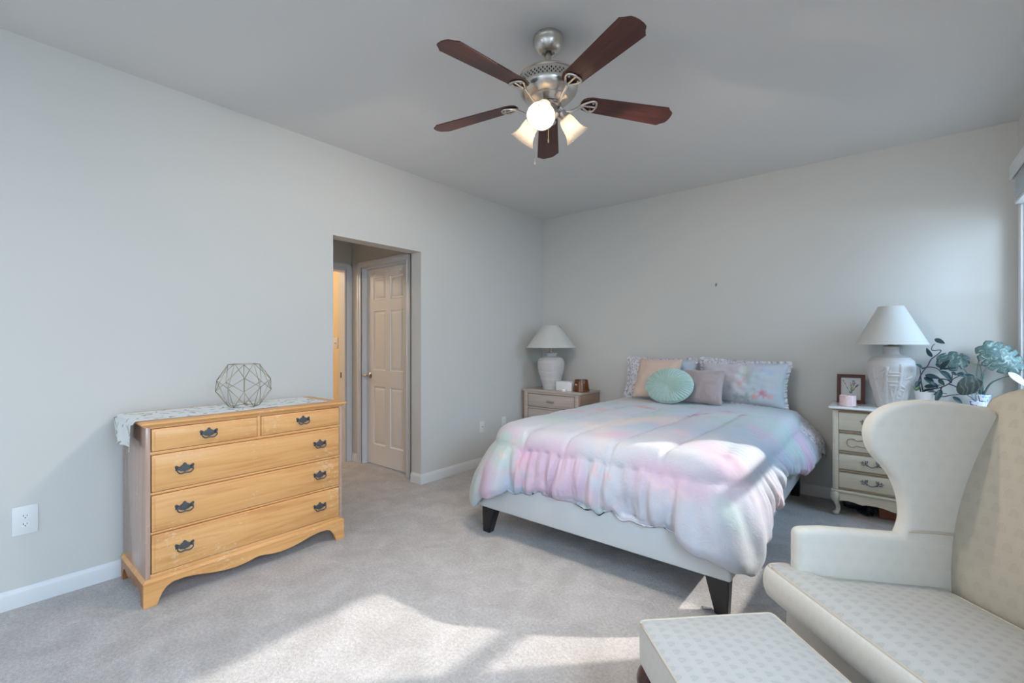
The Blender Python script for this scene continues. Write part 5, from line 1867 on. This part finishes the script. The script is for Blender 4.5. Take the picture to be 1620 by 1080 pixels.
HPX, HPY = 3.420, 4.265
t = thing('trailing_plant', 'dark-leaved trailing plant in a plain white pot beside the embossed lamp', 'potted plant', (HPX, HPY, CT))
pot('pot', HPX, HPY, CT, 0.925, 0.046, 0.062, M['potwhite'], t)
stems = [
    [(3.395, 4.25, 0.905), (3.380, 4.215, 0.997), (3.400, 4.22, 1.062), (3.428, 4.26, 1.106), (3.444, 4.26, 1.148), (3.478, 4.27, 1.183), (3.495, 4.28, 1.212), (3.452, 4.29, 1.209), (3.451, 4.29, 1.235), (3.464, 4.29, 1.255)],
    [(3.40, 4.262, 1.085), (3.435, 4.25, 1.096), (3.47, 4.25, 1.089), (3.493, 4.24, 1.067)],
    [(3.39, 4.26, 0.915), (3.433, 4.22, 0.945), (3.49, 4.21, 0.962), (3.534, 4.21, 0.995), (3.549, 4.21, 1.021), (3.578, 4.21, 1.043), (3.60, 4.22, 1.053)],
    [(3.525, 4.21, 0.990), (3.564, 4.20, 0.971), (3.585, 4.20, 0.942)],
    [(3.493, 4.21, 0.962), (3.490, 4.20, 0.93), (3.52, 4.20, 0.923)],
    [(3.43, 4.245, 0.925), (3.49, 4.19, 0.903), (3.534, 4.18, 0.916), (3.585, 4.18, 0.927)],
    [(3.486, 4.22, 1.018), (3.516, 4.215, 1.017), (3.538, 4.21, 1.000)],
    [(3.540, 4.21, 0.995), (3.547, 4.21, 1.055)],
    [(3.405, 4.26, 0.91), (3.392, 4.20, 0.99), (3.388, 4.19, 1.05), (3.385, 4.19, 1.09)],
]
for sp in stems:
    bm = bmesh.new(); tube(bm, sp, [0.0042, 0.0034, 0.0022], 7, 5)
    finish('stem', bm, M['hoyastem'], t, smooth=180)
lv = [((3.464, 4.29, 1.289), (3.512, 4.26, 1.259), .030), ((3.449, 4.26, 1.165), (3.418, 4.23, 1.224), .026), ((3.398, 4.22, 1.080), (3.372, 4.17, 1.120), .030), ((3.489, 4.245, 1.078), (3.531, 4.21, 1.150), .036),
      ((3.500, 4.24, 1.084), (3.566, 4.20, 1.099), .014), ((3.489, 4.24, 1.073), (3.542, 4.19, 1.016), .044), ((3.412, 4.25, 1.040), (3.486, 4.20, 1.024), .034), ((3.410, 4.25, 1.026), (3.458, 4.19, 0.980), .040),
      ((3.409, 4.25, 0.960), (3.475, 4.19, 0.974), .028), ((3.425, 4.25, 0.925), (3.498, 4.19, 0.917), .020), ((3.492, 4.21, 0.948), (3.462, 4.16, 0.872), .034), ((3.545, 4.18, 0.908), (3.591, 4.15, 0.866), .030),
      ((3.565, 4.21, 1.058), (3.604, 4.18, 1.045), .044), ((3.598, 4.22, 1.053), (3.658, 4.18, 1.040), .028), ((3.543, 4.21, 1.07), (3.562, 4.19, 1.048), .020), ((3.470, 4.25, 1.122), (3.486, 4.21, 1.092), .020),
      ((3.480, 4.22, 1.018), (3.506, 4.19, 0.978), .026), ((3.385, 4.21, 1.0), (3.362, 4.17, 0.958), .028), ((3.475, 4.21, 0.96), (3.44, 4.18, 1.0), .026), ((3.50, 4.21, 0.965), (3.475, 4.17, 0.985), .024), ((3.385, 4.19, 1.09), (3.365, 4.16, 1.115), .024), ((3.40, 4.26, 0.93), (3.455, 4.2, 0.945), .03)]
rl = random.Random(4)
for a, b, w in lv:
    nrm = (rl.uniform(-0.5, 0.4), -0.75, rl.uniform(0.1, 0.9))
    bm = leaf_mesh(a, b, w, nrm, rl.uniform(0.05, 0.25))
    thick(finish('leaf', bm, M['hoya'], t, smooth=180), 0.0016)
for a, b in (((3.365, 4.25, 0.93), (3.348, 4.22, 0.965)), ((3.37, 4.245, 0.93), (3.385, 4.21, 0.966)), ((3.37, 4.245, 0.928), (3.362, 4.215, 0.945))):
    bm = leaf_mesh(a, b, 0.009, (0.2, -1, 0.4), 0.2)
    thick(finish('leaf', bm, M['grass_leaf'], t, smooth=180), 0.001)

# monstera
MPX, MPY = 3.690, 4.30
t = thing('monstera_plant', 'split-leaf plant with variegated leaves in a pale blue pot by the window', 'potted plant', (MPX, MPY, CT))
pot('pot', MPX, MPY, CT, 0.924, 0.036, 0.047, M['bluepot'], t)
for sp, r in (([(3.684, 4.30, 0.905), (3.668, 4.28, 1.054), (3.690, 4.27, 1.239)], .0036), ([(3.69, 4.295, 0.905), (3.688, 4.27, 1.036), (3.729, 4.25, 1.146)], .0036),
              ([(3.695, 4.29, 0.905), (3.722, 4.25, 0.991), (3.756, 4.23, 1.027), (3.806, 4.20, 1.056)], .0042), ([(3.675, 4.30, 0.905), (3.625, 4.31, 1.056), (3.590, 4.32, 1.128)], .0032), ([(3.68, 4.305, 0.905), (3.692, 4.31, 1.053), (3.686, 4.31, 1.112)], .0018),
              ([(3.70, 4.30, 0.905), (3.694, 4.29, 0.98), (3.700, 4.28, 1.06)], .006)):
    bm = bmesh.new(); tube(bm, sp, [r * 1.5, r, r * 0.8], 8, 6)
    finish('petiole', bm, M['petiole'], t, smooth=180)


def split_leaf(base, tip, width, normal, nlobes, mat, name='leaf', depth=0.62, curl=0.12, heart=0.16):
    """monstera blade: lobes separated by slits on both sides of the midrib"""
    base, tip = Vector(base), Vector(tip)
    d = tip - base; L = d.length; d.normalize()
    nrm = Vector(normal); nrm = (nrm - d * nrm.dot(d)).normalized(); side = d.cross(nrm)
    bm = bmesh.new()
    def env(u):        # half width envelope
        return (math.sin(PI * min(1.0, (u * 0.92 + 0.06))) ** 0.7) * width / 2
    def P(u, a):       # a in -1..1
        w = env(min(1, max(0, u)))
        q = u - heart * (1 - u) * abs(a) ** 1.3 * 0.6 + 0.10 * abs(a) * u   # sweep lobes forward, heart at base
        bend = -curl * L * u * u + curl * L * 0.15 * math.sin(u * PI) - abs(a) ** 1.4 * w * 0.30
        return base + d * (L * q) + side * (a * w) + nrm * bend
    for s in (-1, 1):
        for k in range(nlobes):
            u0, u1 = k / nlobes, (k + 1) / nlobes
            gap = 0.30 / nlobes
            nn2, na = 5, 9
            def f(p, q):
                a = q
                g = gap * max(0, (a - (1 - depth)) / depth) ** 0.8 if a > 1 - depth else 0
                round_ = 0
                uu = u0 + g / 2 + (u1 - u0 - g) * p
                ae = a * (1 - 0.04 * (2 * p - 1) ** 2 * max(0, (a - 0.6) / 0.4))
                return P(uu, s * ae)
            grid(bm, nn2, na, f)
    bmesh.ops.remove_doubles(bm, verts=bm.verts, dist=1e-4)
    return thick(finish(name, bm, mat, t, smooth=180), 0.0012)


split_leaf((3.692, 4.262, 1.246), (3.846, 4.215, 1.098), 0.185, (-0.25, -1.0, 0.45), 6, M['varleaf'], depth=0.42)
split_leaf((3.477, 4.33, 1.142), (3.628, 4.30, 1.150), 0.150, (0.15, -1.0, 0.45), 3, M['varleaf'], depth=0.4, heart=0.1)
bm = leaf_mesh((3.620, 4.30, 1.113), (3.712, 4.30, 1.110), 0.036, (0, -0.35, 1), 0.0)
thick(finish('leaf', bm, M['olive_leaf'], t, smooth=180), 0.002)
bm = leaf_mesh((3.800, 4.205, 1.078), (3.868, 4.15, 1.00), 0.040, (-0.2, -0.7, 0.7), 0.1)
thick(finish('leaf', bm, M['cream_leaf'], t, smooth=180), 0.003)

APX, APY = 3.668, 4.185
t = thing('alocasia_plant', 'small pot with blue painted pattern holding one round dark veined leaf', 'potted plant', (APX, APY, CT))
pot('pot', APX, APY, CT, 0.886, 0.032, 0.042, M['delft'], t)
bm = bmesh.new(); tube(bm, [(3.655, 4.183, 0.872), (3.652, 4.17, 0.926), (3.630, 4.16, 0.985)], [0.0035, 0.003, 0.0025], 8, 6)
finish('petiole', bm, M['olive_leaf'], t, smooth=180)
bm = leaf_mesh((3.667, 4.16, 1.036), (3.572, 4.13, 0.936), 0.106, (-0.1, -1, 0.25), 0.12, 18, 12, lambda u: math.sin(PI * min(1, max(0.0, u * 0.93 + 0.05))) ** 0.55)
thick(finish('leaf', bm, M['darkvein'], t, smooth=180), 0.0016)
bm = bmesh.new(); tube(bm, [(3.66, 4.18, 0.872), (3.64, 4.17, 0.90), (3.600, 4.16, 0.935)], 0.002, 6, 5)
finish('stem', bm, M['hoyastem'], t, smooth=180)
bm = bmesh.new(); tube(bm, [(3.672, 4.175, 0.872), (3.668, 4.165, 0.90), (3.662, 4.16, 0.925)], 0.003, 6, 5)
finish('stem', bm, M['terracotta'], t, smooth=180)

# ------------------------------------------------------------------ wing chair (local frame: x right, y back)
CO = (2.885, 1.83, 0.0)
CA = -PI / 4
chair = thing('wing_armchair', 'cream shell-brocade wingback armchair in the right foreground facing the dresser', 'armchair', CO, CA)
CW = 0.86            # overall width at the ears


def inset(v):       # outer side line of arms at depth v
    return 0.02 + max(0, v - 0.09) * 0.27


def rounded_poly(pts, r, n=5):
    out = []
    m = len(pts)
    for i in range(m):
        p0, p1, p2 = Vector(pts[i - 1]), Vector(pts[i]), Vector(pts[(i + 1) % m])
        rr_ = r[i] if isinstance(r, (list, tuple)) else r
        if rr_ <= 0:
            out.append(tuple(p1)); continue
        a = p1 + (p0 - p1).normalized() * min(rr_, (p0 - p1).length * 0.45)
        b = p1 + (p2 - p1).normalized() * min(rr_, (p2 - p1).length * 0.45)
        for k in range(n + 1):
            u = k / n
            out.append(tuple((1 - u) ** 2 * a + 2 * u * (1 - u) * p1 + u * u * b))
    return out


def puffy(poly, z0, z1, crown, bulge, nin=9, prof=7):
    """cushion from an outline: rounded band, domed top"""
    bm = bmesh.new()
    c = Vector((sum(p[0] for p in poly) / len(poly), sum(p[1] for p in poly) / len(poly)))
    def ring(k, z, off=0.0):
        rs = []
        for i, p in enumerate(poly):
            q = Vector(p)
            if off:
                a, b = Vector(poly[i - 1]), Vector(poly[(i + 1) % len(poly)])
                tdir = (b - a).normalized(); nn_ = Vector((-tdir.y, tdir.x))
                q = q + nn_ * off
            q = c + (q - c) * k
            rs.append(bm.verts.new((q.x, q.y, z)))
        return rs
    rings = []
    for i in range(1, nin + 1):       # bottom
        k = i / nin
        rings.append(ring(k * 0.985, z0 + 0.004))
    for i in range(prof + 1):
        a = -PI / 2 + PI * i / prof
        rings.append(ring(1.0, (z0 + z1) / 2 + (z1 - z0) / 2 * math.sin(a) * 0.98, bulge * math.cos(a)))
    for i in range(nin - 1, 0, -1):
        k = i / nin
        rings.append(ring(k * 0.985, z1 + crown * (1 - k ** 3)))
    for a, b in zip(rings, rings[1:]):
        for i in range(len(a)):
            bm.faces.new((a[i], a[(i + 1) % len(a)], b[(i + 1) % len(a)], b[i]))
    bm.faces.new(rings[0][::-1]); bm.faces.new(rings[-1])
    return bm


# seat cushion, T shaped
def mirx(pts):
    return pts + [(CW - x, y) for x, y in pts[::-1]]
tc = [(0.0, 0.0), (0.005, 0.075), (0.095, 0.082), (0.198, 0.452)]
tcp = mirx(tc)
poly = rounded_poly(tcp, [0.030, 0.02, 0.02, 0.03, 0.03, 0.02, 0.02, 0.030], 5)
# densify
def densify(poly, step=0.03):
    out = []
    for i in range(len(poly)):
        a, b = Vector(poly[i]), Vector(poly[(i + 1) % len(poly)])
        n_ = max(1, int((b - a).length / step))
        for k in range(n_):
            out.append(tuple(a.lerp(b, k / n_)))
    return out
poly = densify(poly)
SZ0, SZ1 = 0.375, 0.482
bm = puffy(poly, SZ0, SZ1, 0.022, 0.020, 14, 10)
sc_ = finish('seat_cushion', bm, M['brocade_top'], chair, smooth=180)
sc_.data.materials.append(M['brocade_side'])
for p in sc_.data.polygons:
    if abs(p.normal.z) < 0.72:
        p.material_index = 1
bm = bmesh.new()
for zz in (SZ1 - 0.003,):
    pts = [(x, y, zz) for x, y in poly] + [(poly[0][0], poly[0][1], zz)]
    tube(bm, pts, 0.0048, 8, 1, smooth=False)
finish('welt_piping', bm, M['pipe'], sc_, smooth=180)
# seat deck / front rail
dk = [(0.035, 0.045), (0.045, 0.10), (0.17, 0.62), (CW - 0.17, 0.62), (CW - 0.045, 0.10), (CW - 0.035, 0.045)]
bm = bmesh.new(); prism(bm, rounded_poly(dk, 0.015, 3), fxy, 0.19, 0.377, 0.008, 2)
finish('seat_rail', bm, M['brocade_side'], chair, smooth=40)


# arms + wings: panels following the slanted side line
def side_panel(name, outline, mirror, th, mat, u0=0.078, v0=0.056, slope=0.333, bulge=0.012, bev=0.02):
    """outline in (v, z): inner face lies on the line u = u0 + (v - v0) * slope"""
    bm = bmesh.new()
    def fn(a, b, d):
        u = u0 + (a - v0) * slope - d
        if mirror:
            u = CW - u
        return (u, a, b)
    prism_round(bm, outline, fn, 0.0, th, bev)
    return finish(name, bm, mat, chair, smooth=50)


arm_o = rounded_poly([(0.062, 0.19), (0.062, 0.630), (0.14, 0.640), (0.37, 0.640), (0.60, 0.62), (0.64, 0.19)], [0.0, 0.028, 0.02, 0.0, 0, 0], 5)
wing_o = [(0.345, 0.600), (0.350, 0.630), (0.360, 0.662), (0.366, 0.70), (0.360, 0.76), (0.340, 0.82), (0.312, 0.862), (0.284, 0.90), (0.269, 0.95), (0.273, 0.995), (0.292, 1.028), (0.325, 1.055), (0.37, 1.071), (0.42, 1.078), (0.475, 1.076), (0.54, 1.066), (0.595, 1.05), (0.61, 0.95), (0.60, 0.80), (0.585, 0.66), (0.58, 0.600)]
wing_s = [(p.x, p.y) for p in smooth_path([(a, b, 0) for a, b in wing_o], 3)]
for mir in (False, True):
    arm = side_panel('arm', densify(arm_o, 0.04), mir, 0.054, M['brocade_arm'], bev=0.022)
    wg = side_panel('wing', wing_s, mir, 0.050, M['brocade_arm'], bev=0.016, u0=0.076)
    # welt around the wing edge and seam above the arm
    bm = bmesh.new()
    def fn(a, b, d):
        u = 0.078 + (a - 0.056) * 0.333 - d
        return ((CW - u) if mir else u, a, b)
    tube(bm, [fn(a, b, -0.0015) for a, b in ((0.366, 0.655), (0.42, 0.657), (0.50, 0.655), (0.56, 0.645))], 0.0035, 8, 5)
    finish('seam_welt', bm, M['pipe'], wg, smooth=180)

# backrest: leaning slab with crown
def back_pt(u, v, side):
    # u across, v up
    z = 0.45 + (1.115 - 0.45) * v
    vb = 0.448 + (z - 0.47) * 0.235 - 0.035 * math.sin(min(1, max(0, (z - 0.45) / 0.6)) * PI)
    hw = 0.232 + (0.030) * v
    a = 2 * u - 1
    x = CW / 2 + a * hw * (1 - 0.10 * max(0, v - 0.86) / 0.14 * 1.0)
    zt = z + (0.028 * (1 - a * a) - 0.035 * abs(a) ** 3) * max(0, (v - 0.5) / 0.5)
    puff = 0.040 * (max(0, 1 - abs(a) ** 3.0) ** 0.5) * (max(0, 1 - abs(2 * v - 1) ** 6) ** 0.4)
    if side < 0:
        y = vb + 0.045 - puff
    else:
        y = vb + 0.045 + 0.055 * (max(0, 1 - abs(a) ** 6) ** 0.4) * (max(0, 1 - abs(2 * v - 1) ** 10) ** 0.4)
    return (x, y, zt)
bm = bmesh.new()
grid(bm, 40, 50, lambda u, v: back_pt(u, v, -1)); grid(bm, 40, 50, lambda u, v: back_pt(u, v, 1))
bmesh.ops.remove_doubles(bm, verts=bm.verts, dist=1e-5)
finish('backrest', bm, M['brocade_back'], chair, smooth=180)
bm = bmesh.new()
pts = [(0.17, 0.60, 0.19), (CW - 0.17, 0.60, 0.19), (CW - 0.17, 0.665, 0.19), (0.17, 0.665, 0.19)]
prism(bm, [(0.175, 0.598), (CW - 0.175, 0.598), (CW - 0.175, 0.655), (0.175, 0.655)], fxy, 0.19, 0.62, 0.01, 2)
finish('back_panel', bm, M['brocade_back'], chair, smooth=40)
for (x, y, s) in ((0.07, 0.085, 1), (CW - 0.07, 0.085, -1)):
    bm = bmesh.new()
    tube(bm, [(x, y, 0.192), (x - s * 0.012, y - 0.012, 0.15), (x - s * 0.006, y - 0.006, 0.09), (x + s * 0.006, y + 0.006, 0.035), (x, y, 0.010)], [0.030, 0.033, 0.022, 0.014, 0.020], 16, 6)
    bmesh.ops.create_uvsphere(bm, u_segments=16, v_segments=8, radius=1, matrix=Matrix.Translation((x - s * 0.006, y - 0.006, 0.012)) @ Matrix.Diagonal((0.027, 0.027, 0.012, 1)))
    finish('leg', bm, M['darkleg'], chair, smooth=180)
for (x, s) in ((0.21, 1), (CW - 0.21, -1)):
    bm = bmesh.new()
    tube(bm, [(x, 0.62, 0.192), (x, 0.635, 0.09), (x, 0.66, 0.003)], [0.022, 0.018, 0.015], 4, 3)
    finish('leg', bm, M['darkleg'], chair, smooth=40)

# ------------------------------------------------------------------ ottoman
OC = Vector((2.622, 1.352, 0))
ott = thing('ottoman', 'cream shell-brocade ottoman with dark curved legs in front of the armchair', 'ottoman', (OC.x, OC.y, 0), CA)
OW, OD = 0.56, 0.437
op = densify(rounded_poly([(0, 0), (0, OD), (OW, OD), (OW, 0)], 0.018, 4), 0.03)
bm = puffy(op, 0.275, 0.402, 0.020, 0.004, 12, 6)
oc = finish('padded_top', bm, M['brocade_top'], ott, smooth=60)
oc.data.materials.append(M['brocade_side'])
for p in oc.data.polygons:
    if abs(p.normal.z) < 0.72:
        p.material_index = 1
bm = bmesh.new()
tube(bm, [(x, y, 0.400) for x, y in op] + [(op[0][0], op[0][1], 0.400)], 0.0040, 8, 1, smooth=False)
finish('welt_piping', bm, M['pipe'], oc, smooth=180)
for (x, y, sx, sy) in ((0.04, 0.04, -1, -1), (OW - 0.04, 0.04, 1, -1), (0.04, OD - 0.04, -1, 1), (OW - 0.04, OD - 0.04, 1, 1)):
    bm = bmesh.new()
    tube(bm, [(x, y, 0.285), (x + sx * 0.020, y + sy * 0.020, 0.235), (x + sx * 0.012, y + sy * 0.012, 0.16), (x - sx * 0.004, y - sy * 0.004, 0.07), (x + sx * 0.004, y + sy * 0.004, 0.012)], [0.030, 0.034, 0.024, 0.014, 0.018], 18, 7)
    bmesh.ops.create_uvsphere(bm, u_segments=16, v_segments=8, radius=1, matrix=Matrix.Translation((x + sx * 0.010, y + sy * 0.010, 0.012)) @ Matrix.Diagonal((0.026, 0.026, 0.012, 1)))
    finish('leg', bm, M['darkleg'], ott, smooth=180)

# small scraps lying on the carpet
for (x, y, a, lab, w) in ((2.555, 2.27, 0.4, 'crumpled grey scrap on the sunlit carpet beside the front right bed leg', 0.045), (1.045, 2.335, -0.5, 'small grey-green scrap on the carpet left of the front left bed leg', 0.030)):
    bm = bmesh.new()
    def f(u, v):
        p = Vector(((u - 0.5) * w, (v - 0.5) * w * 0.5, 0.003 + 0.004 * abs(noise.noise(Vector((u * 5 + x, v * 5, 0))))))
        p.x += 0.006 * noise.noise(Vector((u * 9, v * 9, x))); p = Matrix.Rotation(a, 3, 'Z') @ p
        return p + Vector((x, y, 0))
    grid(bm, 10, 8, f)
    o = finish('scrap', bm, M['scrap'], None, smooth=180, origin=(x, y, 0.0))
    thick(o, 0.002)
    tag(o, lab, 'scrap')

# warm light in the bathroom beyond the hall
ld = bpy.data.lights.new('bath_light', 'POINT'); ld.energy = 26; ld.color = (1.0, 0.82, 0.60); ld.shadow_soft_size = 0.08
lo = bpy.data.objects.new('bath_light', ld); COL.objects.link(lo); lo.location = (-2.2, 1.7, 2.2)
